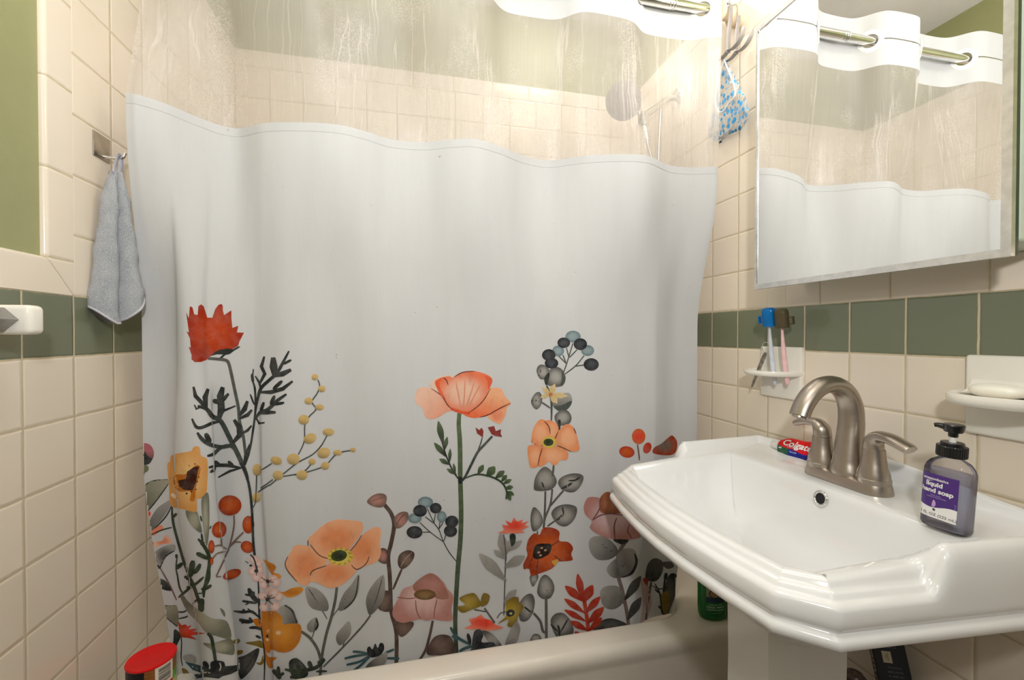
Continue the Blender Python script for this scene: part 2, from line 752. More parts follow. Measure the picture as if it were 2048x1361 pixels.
for ins, dz, r in ((-0.012, 0.0005, 0.12), (-0.004, -0.002, 0.115), (0.004, -0.008, 0.11), (0.009, -0.020, 0.105), (0.018, -0.06, 0.10),
                   (0.05, -0.20, 0.10), (0.075, -0.265, 0.10), (0.12, -0.285, 0.10), (0.20, -0.290, 0.08)):
    loops.append(rrect(ix0 + ins * 1.3, ix1 - ins, iy0 + ins, iy1 - ins, r, RIM + dz))
tub.part('tub_shell', fixn(loft(loops)), M['tub'], angle=60)
# drain and overflow plate
tub.part('overflow_plate', lathe([(0.001, 0), (0.034, 0), (0.036, 0.003), (0.030, 0.008), (0.001, 0.010)], (0.722, 1.355, RIM - 0.115), 28, 'X'), M['chrome'])

# ------------------------------------------------------------------ pedestal sink
WC = 0.688
HB = 1.125


def sink_outline(n_seg=26):
    half = [(0.0, 0.3125), (0.15, 0.3010), (0.30, 0.289), (0.427, 0.2785)]
    bow = [(0.477, 0.230), (0.490, 0.155), (0.499, 0.075), (0.502, 0.0)]
    ctrl = [(a, -b_) for a, b_ in half] + [(a, -b_) for a, b_ in bow] + [(a, b_) for a, b_ in reversed(bow[:-1])] + [(a, b_) for a, b_ in reversed(half)]
    # resample straight pieces
    pts = []
    for (p, q) in zip(ctrl, ctrl[1:]):
        L = math.hypot(q[0] - p[0], q[1] - p[1])
        k = max(2, int(L / 0.010))
        for i in range(k):
            t = i / k
            pts.append((lerp(p[0], q[0], t), lerp(p[1], q[1], t)))
    pts.append(ctrl[-1])
    back = 56
    for i in range(1, back):
        pts.append((0.0, lerp(0.3125, -0.3125, i / back)))
    # soften the corners of the front
    for _ in range(0):
        new = list(pts)
        for i in range(1, len(pts)):
            if pts[i][0] > 0.02:
                pa, pb, pc = pts[i - 1], pts[i], pts[(i + 1) % len(pts)]
                new[i] = ((pa[0] + 2 * pb[0] + pc[0]) / 4, (pa[1] + 2 * pb[1] + pc[1]) / 4)
        pts = new
    return pts


OUT = sink_outline()
NO = len(OUT)


def deck_h(a):
    return lerp(0.2868, 0.3056, min(1.0, max(0.0, (a - 0.13) / 0.31)))


def inset(d):
    res = []
    for i, p in enumerate(OUT):
        if p[0] < 1e-6 and abs(abs(p[1]) - 0.3125) < 1e-6:
            res.append((d, math.copysign(0.3125 - d * 1.08, p[1])))
            continue
        if p[0] < 1e-6:
            res.append((d, p[1] * (0.3125 - d * 1.08) / 0.3125))
            continue
        a, c = OUT[i - 1], OUT[(i + 1) % NO]
        t1 = Vector((p[0] - a[0], p[1] - a[1])).normalized()
        t2 = Vector((c[0] - p[0], c[1] - p[1])).normalized()
        t = (t1 + t2).normalized()
        nn = Vector((t.y, -t.x))       # outline runs near->front->far: outward
        k = 1.0 / max(0.6, t.dot(t1))
        q = (p[0] - nn.x * d * k, p[1] - nn.y * d * k)
        if p[0] < 0.05:
            w = p[0] / 0.05
            q = (q[0] + d * (1 - w), q[1])
        res.append(q)
    return res


def to_world(a, b_, h):
    return (XR - 0.0015 - a, WC + b_, HB - h)


prof = [  # inset, height of the front rim below the eye, height of the raised back part
    (0.020, 0.378, 0.378), (0.005, 0.377, 0.377), (0.001, 0.3735, 0.3735), (0.000, 0.367, 0.367), (0.002, 0.3615, 0.3615), (0.0085, 0.3588, 0.3588),
    (0.0092, 0.3565, 0.3565), (0.0045, 0.352, 0.352), (0.0040, 0.343, 0.343), (0.0042, 0.330, 0.310), (0.006, 0.3262, 0.288), (0.009, 0.3236, 0.2745),
    (0.013, 0.3222, 0.2685), (0.0155, 0.3205, 0.2665), (0.0170, 0.3165, 0.2655), (0.020, 0.3148, 0.265), (0.0235, 0.3138, 0.2655), (0.026, 0.3115, 0.267),
    (0.0275, 0.3085, 0.2695), (0.030, 0.3062, 0.273), (0.034, 0.305, 0.2775), (0.040, 0.3048, 0.2815)]
loops = []
for d, hf, hb in prof:
    lp = []
    for (a, b_), (oa, ob) in zip(inset(d), OUT):
        t = sstep(0.292, 0.262, oa)
        arch = 0.0
        if hb < 0.30:
            arch = 0.026 * math.cos(min(1, abs(ob) / 0.30) * PI / 2) ** 2 * sstep(0.03, 0.0, oa) * sstep(0.300, 0.268, hb) * sstep(0.045, 0.018, d)
        hf2 = hf + (deck_h(a) - 0.3056) * sstep(0.022, 0.034, d)
        lp.append(to_world(a, b_, lerp(hf2, hb, t) - arch))
    loops.append(lp)
I5 = inset(0.048)
amax = max(p[0] for p in I5)
opening = []
for (a, b_) in I5:
    t = (a - 0.048) / (amax - 0.048)
    opening.append((lerp(0.152, amax, t), b_ * lerp(0.918, 1.0, t)))


def deck_h(a):
    return lerp(0.2868, 0.3056, min(1.0, max(0.0, (a - 0.13) / 0.31)))


mid = [(lerp(p[0], q[0], 0.45), lerp(p[1], q[1], 0.45)) for p, q in zip(inset(0.040), opening)]
loops.append([to_world(a, b_, deck_h(a) - 0.0005) for a, b_ in mid])
pre = [(lerp(p[0], q[0], 0.86), lerp(p[1], q[1], 0.86)) for p, q in zip(inset(0.040), opening)]
loops.append([to_world(a, b_, deck_h(a)) for a, b_ in pre])
loops.append([to_world(a, b_, deck_h(a) + 0.0012) for a, b_ in opening])
AC, BC = 0.305, 0.0
for sc, dep in ((0.978, 0.005), (0.958, 0.014), (0.925, 0.034), (0.86, 0.066), (0.77, 0.093), (0.64, 0.112), (0.45, 0.124), (0.22, 0.131), (0.09, 0.134)):
    lp = []
    for a, b_ in opening:
        base = lerp(deck_h(a), 0.3, sstep(0.0, 0.09, dep))
        lp.append(to_world(AC + (a - AC) * sc, BC + (b_ - BC) * sc, base + dep))
    loops.append(lp)
under = []
for sc, h in ((0.20, 0.50), (0.40, 0.495), (0.55, 0.478), (0.74, 0.435), (0.90, 0.388)):
    under.append([to_world(max(0.001, 0.23 + (a - 0.23) * sc), b_ * sc, h) for a, b_ in inset(0.02)])
sink = Thing('pedestal_sink', 'glossy white pedestal sink with stepped rim and clipped corners, below the mirrored cabinet', 'sink', (0.68, WC, 0))
basin = sink.part('basin', fixn(loft(under + loops)), M['porcelain'], angle=68)
# pedestal column
cx, cy = 0.70, WC - 0.003
col = [(0.640, 0.775), (0.602, 0.742), (0.600, 0.640), (0.630, 0.604), (0.722, 0.600), (0.722, 0.778)]
lps = []
for z, s in ((0.0, 1.34), (0.03, 1.34), (0.045, 1.27), (0.075, 1.16), (0.11, 1.10), (0.30, 1.02), (0.50, 1.0), (0.665, 1.02)):
    lps.append([(0.745 + (x - 0.735) * s, cy + (y - cy) * s, z) for x, y in col])
bm_ = fixn(loft(lps))
sink.part('pedestal', bm_, M['porcelain'], angle=25)
# overflow ring and drain, set into the basin wall
bmb = bmesh.new()
bmb.from_mesh(basin.data)
bv_sink = BVHTree.FromBMesh(bmb)
bmb.free()
o_s = Vector(sink.loc)
CR = cam_o.rotation_euler.to_matrix()


def ray_px(x, y):
    """direction of a photograph pixel, used to measure where things stand"""
    return (CR @ Vector(((x - 1024.0) / FPX, -(y - 680.5) / FPX, -1.0))).normalized()


def sink_hit(x, y):
    h = bv_sink.ray_cast(EYE - o_s, ray_px(x, y))
    return h[0] + o_s, h[1]


def align(nrm, loc, up=(0, 0, 1)):
    z = Vector(nrm).normalized()
    x = Vector(up).cross(z).normalized()
    y = z.cross(x)
    m = Matrix((x, y, z)).transposed().to_4x4()
    m.translation = loc
    return m


pt, nm = sink_hit(1642, 998)
A = align(nm, pt)
ring = xform(torus((0, 0, 0.001), 0.0125, 0.0028, 'Z', 32, 10), A)
sink.part('overflow_ring', ring, M['chrome'], label='chrome overflow ring')
cav = xform(lathe([(0.0115, -0.001), (0.0115, 0.0006), (0.006, 0.0002), (0.001, 0.0002)], (0, 0, 0), 24), A)
sink.part('overflow_hole', cav, M['dark'], label='dark overflow hole')
dz_ = HB - 0.4345
sink.part('drain', lathe([(0.024, 0.0), (0.024, 0.004), (0.020, 0.006), (0.018, 0.003), (0.001, 0.003)], (XR - AC, WC, dz_), 28), M['chrome'], label='chrome drain')

# ------------------------------------------------------------------ faucet
FX, FY, FZ = 0.822, 0.678, HB - 0.2866
fau = Thing('faucet', 'brushed nickel two-handle faucet with a high arched spout, on the sink deck', 'faucet', (FX, FY, FZ))


def stadium(cx, cy, lx, ly, z, k=12):
    """rounded bar footprint: half length ly along y, half width lx"""
    pts = []
    s = ly - lx
    for i in range(k + 1):
        a = PI * i / k
        pts.append((cx + lx * math.cos(a), cy + s + lx * math.sin(a), z))
    for i in range(k + 1):
        a = PI + PI * i / k
        pts.append((cx + lx * math.cos(a), cy - s + lx * math.sin(a), z))
    return pts


lp = [stadium(FX, FY, 0.0285, 0.081, FZ), stadium(FX, FY, 0.0285, 0.081, FZ + 0.003), stadium(FX, FY, 0.0265, 0.079, FZ + 0.014),
      stadium(FX, FY, 0.0255, 0.078, FZ + 0.0175), stadium(FX, FY, 0.022, 0.074, FZ + 0.019)]
fau.part('base_plate', fixn(loft(lp)), M['nickel'])
sp = [(FX + 0.002, FY, FZ + 0.016), (FX + 0.002, FY, FZ + 0.030), (FX + 0.004, FY, FZ + 0.052), (FX + 0.008, FY, FZ + 0.085), (FX + 0.011, FY, FZ + 0.118),
      (FX + 0.008, FY, FZ + 0.150), (FX - 0.006, FY, FZ + 0.176), (FX - 0.030, FY, FZ + 0.1905), (FX - 0.058, FY, FZ + 0.190),
      (FX - 0.083, FY, FZ + 0.176), (FX - 0.101, FY, FZ + 0.155), (FX - 0.111, FY, FZ + 0.134)]
path = smooth_path(sp, 6)
nP = len(path)
wy = [interp([(0, 0.0300), (0.06, 0.0295), (0.14, 0.0255), (0.30, 0.0225), (0.6, 0.0205), (0.9, 0.0190), (1, 0.0190)], i / (nP - 1)) for i in range(nP)]
wx = [interp([(0, 0.027), (0.06, 0.0265), (0.14, 0.0235), (0.30, 0.0215), (0.50, 0.0185), (0.7, 0.0160), (0.85, 0.0150), (1, 0.0145)], i / (nP - 1)) for i in range(nP)]
fau.part('spout', tube(path, wy, 28, up=(1, 0, 0), ry=wx), M['nickel'], angle=50)
tipd = (path[-1] - path[-2]).normalized()
fau.part('aerator', tube([path[-1] - tipd * 0.004, path[-1] + tipd * 0.0035], 0.0115, 20), M['nickel'])
for s, nm_ in ((1, 'far'), (-1, 'near')):
    hy = FY + s * 0.0515
    lps = []
    for z, rx, ry_ in ((0.017, 0.0255, 0.0265), (0.026, 0.0255, 0.0265), (0.0268, 0.0245, 0.0255), (0.036, 0.0238, 0.0245), (0.050, 0.0200, 0.0205), (0.066, 0.0175, 0.0178), (0.079, 0.0168, 0.0170)):
        lps.append([(FX + rx * math.cos(2 * PI * i / 28), hy + ry_ * math.sin(2 * PI * i / 28), FZ + z) for i in range(28)])
    hd = fau.part('handle', fixn(loft(lps)), M['nickel'])
    g = 1.0 if s < 0 else 0.78
    sx_ = 0.017 if s < 0 else 0.006
    pts = smooth_path([(FX, hy - s * 0.001, FZ + 0.0800), (FX - 0.001, hy + s * 0.001 * g, FZ + 0.094), (FX - sx_ * 0.25, hy + s * 0.014 * g, FZ + 0.1045), (FX - sx_ * 0.6, hy + s * 0.038 * g, FZ + 0.1050), (FX - sx_ * 0.9, hy + s * 0.062 * g, FZ + 0.0990), (FX - sx_, hy + s * 0.072 * g, FZ + 0.0955)], 6)
    k = len(pts)
    r1 = [interp([(0, 0.0168), (0.2, 0.0168), (0.45, 0.0138), (1, 0.0115)], i / (k - 1)) for i in range(k)]
    r2 = [interp([(0, 0.0165), (0.2, 0.0145), (0.45, 0.0085), (0.9, 0.0068), (1, 0.0062)], i / (k - 1)) for i in range(k)]
    fau.part('lever', tube(pts, r1, 18, up=(0, s, 0.0), ry=r2), M['nickel'], parent=hd, angle=50)
fau.part('lift_rod', B().add(tube([(FX + 0.0395, FY - 0.016, FZ + 0.0), (FX + 0.0395, FY - 0.016, FZ + 0.060)], 0.0028, 10)).add(lathe([(0.003, 0.058), (0.0065, 0.062), (0.0072, 0.068), (0.005, 0.074), (0.001, 0.0755)], (FX + 0.0395, FY - 0.016, FZ), 16)), M['nickel'])

# ------------------------------------------------------------------ medicine cabinet with mirror
CX0 = 0.795
cab = Thing('medicine_cabinet', 'wall medicine cabinet with a chrome framed mirror door, above the pedestal sink', 'cabinet', (0.86, 0.655, 1.232))
my0, my1, mz0, mz1 = 0.428, 0.884, 1.125 + 0.107, 1.125 + 0.722
cab.part('body', rbox(0.816, XR + 0.004, my0 + 0.004, my1 - 0.012, mz0 + 0.022, mz1 - 0.02, 0.006, 3), M['cabinet'], label='pale green enamelled cabinet body')
door = cab.part('door', rbox(CX0 + 0.004, 0.814, my0 + 0.002, my1 - 0.002, mz0 + 0.002, mz1 - 0.002, 0.0015, 2), plain('dark green door edge', rgb(46, 66, 56), 0.25))
mmir, nt = newmat('mirror glass')
N = NT(nt)
N.out(N.bsdf(Base_Color=(0.96, 0.965, 0.955), Metallic=1.0, Roughness=0.0).outputs[0])
fw = 0.0115
mv = [(CX0 + 0.0025, y, z) for y, z in ((my0 + fw, mz0 + fw), (my1 - 0.006, mz0 + fw), (my1 - 0.006, mz1 - fw), (my0 + fw, mz1 - fw))]
mv += [(CX0 + 0.0038, y, z) for _, y, z in mv]
cab.part('mirror', fixn((mv, [(0, 1, 2, 3), (7, 6, 5, 4), (0, 1, 5, 4), (1, 2, 6, 5), (2, 3, 7, 6), (3, 0, 4, 7)])), mmir, parent=door, label='mirror glass')


def frame_bar(pts4):
    """bar of a mitred frame: quad in (y, z) with depth"""
    v = [(CX0, y, z) for y, z in pts4] + [(CX0 + 0.0075, y, z) for y, z in pts4]
    return fixn((v, [(0, 1, 2, 3), (7, 6, 5, 4), (0, 1, 5, 4), (1, 2, 6, 5), (2, 3, 7, 6), (3, 0, 4, 7)]))


fl = 0.0055
bars = [((my0, mz0), (my1, mz0), (my1 - fl, mz0 + fw), (my0 + fw, mz0 + fw)),
        ((my0, mz1), (my1, mz1), (my1 - fl, mz1 - fw), (my0 + fw, mz1 - fw)),
        ((my0, mz0), (my0, mz1), (my0 + fw, mz1 - fw), (my0 + fw, mz0 + fw)),
        ((my1, mz0), (my1, mz1), (my1 - fl, mz1 - fw), (my1 - fl, mz0 + fw))]
for q in bars:
    cab.part('frame_bar', frame_bar(q), M['alu'], parent=door, label='worn silver metal frame bar')

# ------------------------------------------------------------------ vanity lamp above the cabinet
mglow, nt = newmat('lit lamp glass')
N = NT(nt)
e = N.n('ShaderNodeEmission')
e.inputs[0].default_value = (1.0, 0.93, 0.84, 1)
e.inputs[1].default_value = 62.0
N.out(e.outputs[0])
lamp = Thing('vanity_light', 'chrome wall light bar with three lit bulbs above the mirrored cabinet', 'lamp', (0.89, 0.66, 2.02))
lamp.part('back_plate', rbox(0.893, 0.9275, 0.44, 0.88, 1.975, 2.065, 0.006), M['chrome'])
for y in (0.52, 0.66, 0.80):
    soc = lamp.part('socket', lathe([(0.022, 0), (0.022, 0.012), (0.016, 0.018)], (0, 0, 0), 24) if False else xform(lathe([(0.022, 0), (0.022, 0.014), (0.015, 0.020)], (0, 0, 0), 24), Matrix.Translation((0.894, y, 2.02)) @ Matrix.Rotation(-PI / 2, 4, 'Y')), M['chrome'])
    prf = [(0.013, 0.016)] + [(0.036 * math.sin(a), 0.052 - 0.036 * math.cos(a)) for a in [0.45 + (PI - 0.5) * i / 14 for i in range(15)]] + [(0.0008, 0.0879)]
    lamp.part('bulb', xform(lathe(prf, (0, 0, 0), 28), Matrix.Translation((0.894, y, 2.02)) @ Matrix.Rotation(-PI / 2, 4, 'Y')), mglow, parent=soc, label='lit globe bulb')

# ------------------------------------------------------------------ shower curtain rod
RY, RZ = 1.080, EYE.z + 0.906
rod = Thing('curtain_rod', 'chrome tension rod running across above the shower curtain', 'curtain rod', (0.16, RY, RZ))
tb = rod.part('tube', B().add(tube([(XL + 0.03, RY, RZ), (0.32, RY, RZ)], 0.0125, 24)).add(tube([(0.31, RY, RZ), (0.700, RY, RZ)], 0.0143, 24)).add(tube([(0.69, RY, RZ), (XR - 0.055, RY, RZ)], 0.0125, 24)), M['chrome'])
for x in (0.04, 0.30, 0.690):
    for k in range(3):
        rod.part('ridge', torus((x + 0.008 * k, RY, RZ), 0.0128, 0.0022, 'X', 24, 8), M['chrome'], parent=tb)
for xs, s in ((XL, 1), (XR, -1)):
    pr = [(0.030, 0.0005), (0.030, 0.010), (0.024, 0.014), (0.024, 0.020), (0.029, 0.022), (0.029, 0.028), (0.0185, 0.033), (0.0165, 0.062), (0.0245, 0.064), (0.0245, 0.074), (0.016, 0.076)]
    m = Matrix.Translation((xs, RY, RZ)) @ Matrix.Rotation(s * PI / 2, 4, 'Y')
    rod.part('end_cap', fixn(xform(lathe(pr, (0, 0, 0), 32), m)), M['beige'], label='beige rubber end cap')

# ------------------------------------------------------------------ shower curtain
# heights are measured from eye level; u across the room, w into the room
H_TOP, H_HB, H_SEAM, H_BOT = 0.988, 0.825, 0.470, -0.810
SEAM_PX = [(262, 193), (278, 195), (335, 213), (390, 236), (440, 255), (480, 262), (530, 252), (600, 250), (680, 255), (740, 270), (780, 283), (850, 289), (905, 284), (950, 283),
           (1000, 297), (1050, 317), (1100, 325), (1160, 317), (1220, 313), (1290, 315), (1340, 335), (1385, 339), (1430, 337)]
ct, st_ = math.cos(YAW), math.sin(YAW)
SEAM = []
for px, py in SEAM_PX:
    r = (px - 1024.0) / FPX
    z = FPX * H_SEAM / (670.0 - py)
    SEAM.append((z * (r * ct + st_), z * (ct - r * st_)))
SEAM.sort()
SEAM = [(u, w) for i, (u, w) in enumerate(SEAM)]

LOW = [  # fabric coordinate s -> (u, w) low on the curtain, with the pleat on the left
    (0.00, -0.552, 1.082), (0.02, -0.532, 1.088), (0.045, -0.508, 1.090), (0.070, -0.489, 1.074), (0.085, -0.482, 1.055), (0.105, -0.462, 1.041), (0.130, -0.435, 1.040),
    (0.150, -0.416, 1.050), (0.160, -0.411, 1.061), (0.172, -0.417, 1.072), (0.186, -0.428, 1.083), (0.200, -0.428, 1.092), (0.215, -0.415, 1.096), (0.245, -0.380, 1.093),
    (0.280, -0.342, 1.101), (0.290, -0.333, 1.099), (0.300, -0.324, 1.088), (0.340, -0.270, 1.080), (0.42, -0.165, 1.098), (0.50, -0.050, 1.082), (0.58, 0.068, 1.097), (0.66, 0.190, 1.080),
    (0.74, 0.315, 1.096), (0.82, 0.445, 1.080), (0.90, 0.600, 1.088), (0.930, 0.655, 1.088), (0.945, 0.674, 1.094), (0.97, 0.735, 1.118), (1.00, 0.815, 1.122)]
MONO = {0.0: (-0.552, 1.082), 0.02: (-0.532, 1.087), 0.045: (-0.508, 1.086), 0.070: (-0.487, 1.076), 0.085: (-0.475, 1.058), 0.105: (-0.460, 1.049), 0.130: (-0.443, 1.051), 0.150: (-0.432, 1.060),
        0.160: (-0.427, 1.072), 0.172: (-0.422, 1.076), 0.186: (-0.414, 1.080), 0.200: (-0.407, 1.083), 0.215: (-0.398, 1.086), 0.245: (-0.374, 1.090), 0.280: (-0.342, 1.093), 0.290: (-0.333, 1.092), 0.300: (-0.324, 1.090)}
MIDU = [(s, MONO.get(s, (u, w))[0]) for s, u, w in LOW]
MIDW = [(s, MONO.get(s, (u, w))[1]) for s, u, w in LOW]
LOWU = [(s, u) for s, u, w in LOW]
LOWW = [(s, w) for s, u, w in LOW]
SU = [(0.0, -0.540), (0.045, -0.505), (0.085, -0.475), (0.130, -0.445), (0.172, -0.422), (0.215, -0.398), (0.28, -0.345), (0.42, -0.165), (0.58, 0.068), (0.74, 0.315), (0.90, 0.622), (1.0, 0.845)]


def wave(u):
    k = 2.2
    amp = 0.031 * min(1.0, 0.75 + 0.25 * math.cos(u * 3))
    return RY + amp * math.tanh(k * math.sin(2 * PI * (u - 0.60) / 0.39)) / math.tanh(k)


def curtain(s, h):
    uS = csp(SU, s)
    wS = csp(SEAM, uS)
    if h >= H_SEAM:
        t = sstep(H_SEAM - 0.1, H_HB, h)
        w = lerp(wS, wave(uS), max(0.0, min(1.0, (h - H_SEAM) / (H_HB - H_SEAM))))
        return uS, w
    t = sstep(0.44, 0.02, h)
    t2 = sstep(-0.04, -0.27, h)
    uL, wL = lerp(csp(MIDU, s), csp(LOWU, s), t2), lerp(csp(MIDW, s), csp(LOWW, s), t2)
    # the lower part hangs inside the tub: it tapers in from both ends
    d = sstep(-0.25, -0.80, h)
    uL = uL + d * (0.040 * sstep(0.55, 0.05, s)) - d * 0.066 * sstep(0.60, 1.0, s)
    wL = wL + 0.022 * d * sstep(0.30, 0.16, s) + 0.006 * d
    return lerp(uS, uL, t), lerp(wS, wL, t)


def sheet(h0, h1, ns, nh, hole=None):
    v, f = [], []
    for j in range(nh + 1):
        h = lerp(h0, h1, j / nh)
        for i in range(ns + 1):
            u, w = curtain(i / ns, h)
            v.append((u, w, EYE.z + h))
    for j in range(nh):
        for i in range(ns):
            q = (j * (ns + 1) + i, j * (ns + 1) + i + 1, (j + 1) * (ns + 1) + i + 1, (j + 1) * (ns + 1) + i)
            if hole:
                c = [sum(v[k][a] for k in q) / 4 for a in range(3)]
                if hole(c):
                    continue
            f.append(q)
    return v, f


def thick(vf, t):
    """give a sheet a thickness t away from the viewer side"""
    v, f = vf
    bm = bmesh.new()
    vv = [bm.verts.new(p) for p in v]
    for q in f:
        bm.faces.new([vv[i] for i in q])
    bmesh.ops.recalc_face_normals(bm, faces=bm.faces[:])
    bm.normal_update()
    bm.verts.index_update()
    n = len(vv)
    sgn = 1 if sum(p.normal.y for p in bm.verts) > 0 else -1
    v2 = [tuple(p.co) for p in bm.verts] + [tuple(p.co + p.normal * (t * sgn)) for p in bm.verts]
    f2 = [list(q) for q in f] + [[i + n for i in reversed(q)] for q in f]
    for e in bm.edges:
        if len(e.link_faces) == 1:
            a, b_ = e.verts[0].index, e.verts[1].index
            f2.append([a, b_, b_ + n, a + n])
    bm.free()
    return v2, f2


# fabric
def fabric_mat():
    m, nt = newmat('white polyester fabric')
    N = NT(nt)
    P = N.pos()
    weave = N.m('ADD', N.noise(N.scalevec(P, (900, 900, 60)), 1.0, 2), N.noise(N.scalevec(P, (60, 60, 900)), 1.0, 2))
    slub = N.noise(N.scalevec(P, (14, 14, 2.2)), 1.0, 4, 0.6)
    c = N.mix(N.ss(slub, 0.3, 0.7), (0.640, 0.643, 0.645), (0.668, 0.672, 0.675))
    spk = N.ss(N.noise(P, 75, 2, 0.4), 0.775, 0.80)
    c = N.mix(N.m('MULTIPLY', spk, 0.55), c, (0.32, 0.27, 0.23))
    p = N.bsdf(Base_Color=c, Roughness=0.75, Specular_IOR_Level=0.25, Sheen_Weight=0.1)
    h = N.m('ADD', N.m('MULTIPLY', weave, 0.08), N.noise(N.scalevec(P, (22, 22, 5)), 1.0, 3, 0.55))
    N.l(N.bump(h, 0.0022, 0.55), p.inputs['Normal'])
    t = N.n('ShaderNodeBsdfTranslucent')
    N.l(c, t.inputs[0])
    mx = N.n('ShaderNodeMixShader')
    mx.inputs[0].default_value = 0.22
    N.l(p.outputs[0], mx.inputs[1])
    N.l(t.outputs[0], mx.inputs[2])
    N.out(mx.outputs[0])
    return m


def vinyl_mat():
    """clear window strip: see-through, hazed, wrinkle lines and glints of dried water spots painted as white haze"""
    m, nt = newmat('clear hazy window strip')
    N = NT(nt)
    P = N.pos()
    warp = N.n('ShaderNodeVectorMath', operation='ADD')
    N.l(N.scalevec(P, (1, 1, 1)), warp.inputs[0])
    wn = N.n('ShaderNodeTexNoise')
    wn.inputs['Scale'].default_value = 9
    N.l(P, wn.inputs['Vector'])
    sc = N.scalevec(wn.outputs['Color'], (0.030, 0.0, 0.0))
    N.l(sc, warp.inputs[1])
    W = warp.outputs[0]
    st1 = N.noise(N.scalevec(W, (48, 8, 1.6)), 1.0, 5, 0.62)
    streak = N.ss(st1, 0.63, 0.80)
    fine = N.noise(N.scalevec(P, (420, 60, 3.0)), 1.0, 3, 0.6)
    fineS = N.ss(fine, 0.42, 0.75)
    patch = N.ss(N.noise(N.scalevec(P, (11, 3, 5.5)), 1.0, 3, 0.55), 0.50, 0.66)
    crk = N.noise(P, 210, 4, 0.6)
    spot_glint = N.m('MULTIPLY', N.ss(N.m('ABSOLUTE', N.m('SUBTRACT', crk, 0.5)), 0.035, 0.004), patch)  # glints on the water spots, put into the opacity
    ridge = N.m('MULTIPLY', N.ss(N.m('ABSOLUTE', N.m('SUBTRACT', N.noise(N.scalevec(W, (30, 6, 1.1)), 1.0, 3, 0.5), 0.5)), 0.022, 0.0), N.ss(N.noise(N.scalevec(P, (7, 3, 3)), 1.0, 2), 0.42, 0.62))
    haze = N.m('ADD', N.m('ADD', 0.43, N.m('MULTIPLY', ridge, 0.25)), N.m('MULTIPLY', streak, 0.27))
    haze = N.m('ADD', haze, N.m('MULTIPLY', fineS, 0.03))
    haze = N.m('MINIMUM', N.m('ADD', haze, N.m('MULTIPLY', spot_glint, 0.38)), 0.85)
    tr = N.n('ShaderNodeBsdfTransparent')
    tr.inputs[0].default_value = (0.97, 0.965, 0.95, 1)
    df = N.n('ShaderNodeBsdfDiffuse')
    df.inputs[0].default_value = (0.84, 0.795, 0.76, 1)
    tl = N.n('ShaderNodeBsdfTranslucent')
    tl.inputs[0].default_value = (0.84, 0.795, 0.76, 1)
    m1 = N.n('ShaderNodeMixShader')
    m1.inputs[0].default_value = 0.5
    N.l(df.outputs[0], m1.inputs[1])
    N.l(tl.outputs[0], m1.inputs[2])
    gl = N.n('ShaderNodeBsdfGlossy')
    gl.inputs['Roughness'].default_value = 0.22
    gl.inputs['Color'].default_value = (0.9, 0.9, 0.9, 1)
    bp = N.bump(N.m('ADD', st1, N.m('MULTIPLY', crk, 0.15)), 0.006, 0.8)
    N.l(bp, gl.inputs['Normal'])
    m2 = N.n('ShaderNodeMixShader')
    N.l(haze, m2.inputs[0])
    N.l(tr.outputs[0], m2.inputs[1])
    N.l(m1.outputs[0], m2.inputs[2])
    m3 = N.n('ShaderNodeMixShader')
    m3.inputs[0].default_value = 0.035
    N.l(m2.outputs[0], m3.inputs[1])
    N.l(gl.outputs[0], m3.inputs[2])
    N.out(m3.outputs[0])
    return m


M['fabric'] = fabric_mat()
M['vinyl'] = vinyl_mat()
M['print'] = attr_mat('printed flowers', 0.72, transl=0.18, noise=0.12, spec=0.2)

curt = Thing('shower_curtain', 'white shower curtain with a clear upper strip and a printed border of wildflowers', 'shower curtain', (0.15, RY, EYE.z + H_BOT))
# rings where the curtain crosses the rod
RINGS = [x for x in [0.60 + 0.195 * k for k in range(-6, 2)] if -0.5 < x < 0.83]


def in_ring(c):
    if abs(c[2] - RZ) < 0.0019 and c[1] < RY + 0.001 and c[0] < 0.81:
        return True          # the slit beside each ring
    for x in RINGS:
        uu = abs(c[0] - x)
        ww = c[1] - RY
        if math.sqrt(uu * uu + ww * ww + (c[2] - RZ) ** 2) < 0.0225:
            return True
    return False


curt.part('header_band', thick(sheet(H_HB, H_TOP, 560, 44, in_ring), 0.0012), M['fabric'], angle=70)
# stitched lower hem of the header: a doubled strip
curt.part('clear_strip', sheet(H_SEAM, H_HB, 420, 24), M['vinyl'], angle=80)
for x in RINGS:
    e = 0.002
    dw = (wave(x + e) - wave(x - e)) / (2 * e)
    ang = math.atan(dw)
    m = Matrix.Translation((x, RY, RZ)) @ Matrix.Rotation(ang, 4, 'Z')
    prof_ = [(0.0205, -0.002), (0.0205, 0.002), (0.024, 0.0032), (0.032, 0.0030), (0.0345, 0.0), (0.032, -0.0030), (0.024, -0.0032), (0.0205, -0.002)]
    curt.part('ring', fixn(xform(lathe(prof_, (0, 0, 0), 36, 'Y', cap=False), m)), M['whiteplastic'], label='white plastic curtain ring')

panel_v, panel_f = sheet(H_BOT, H_SEAM, 440, 150)
fab = B()
fab.add(thick((panel_v, panel_f), 0.0007), 0)
# the top hem of the panel: a doubled, stitched strip standing a hair proud
hem_v, hem_f = sheet(H_SEAM - 0.016, H_SEAM + 0.003, 420, 3)
# ---- the print, laid on the fabric surface
bmp = bmesh.new()
vv = [bmp.verts.new(p) for p in panel_v]
for q in panel_f:
    bmp.faces.new([vv[i] for i in q])
bmp.normal_update()
BVP = BVHTree.FromBMesh(bmp)
bmp.free()

LAYER = [0]
STEP = [1.0]


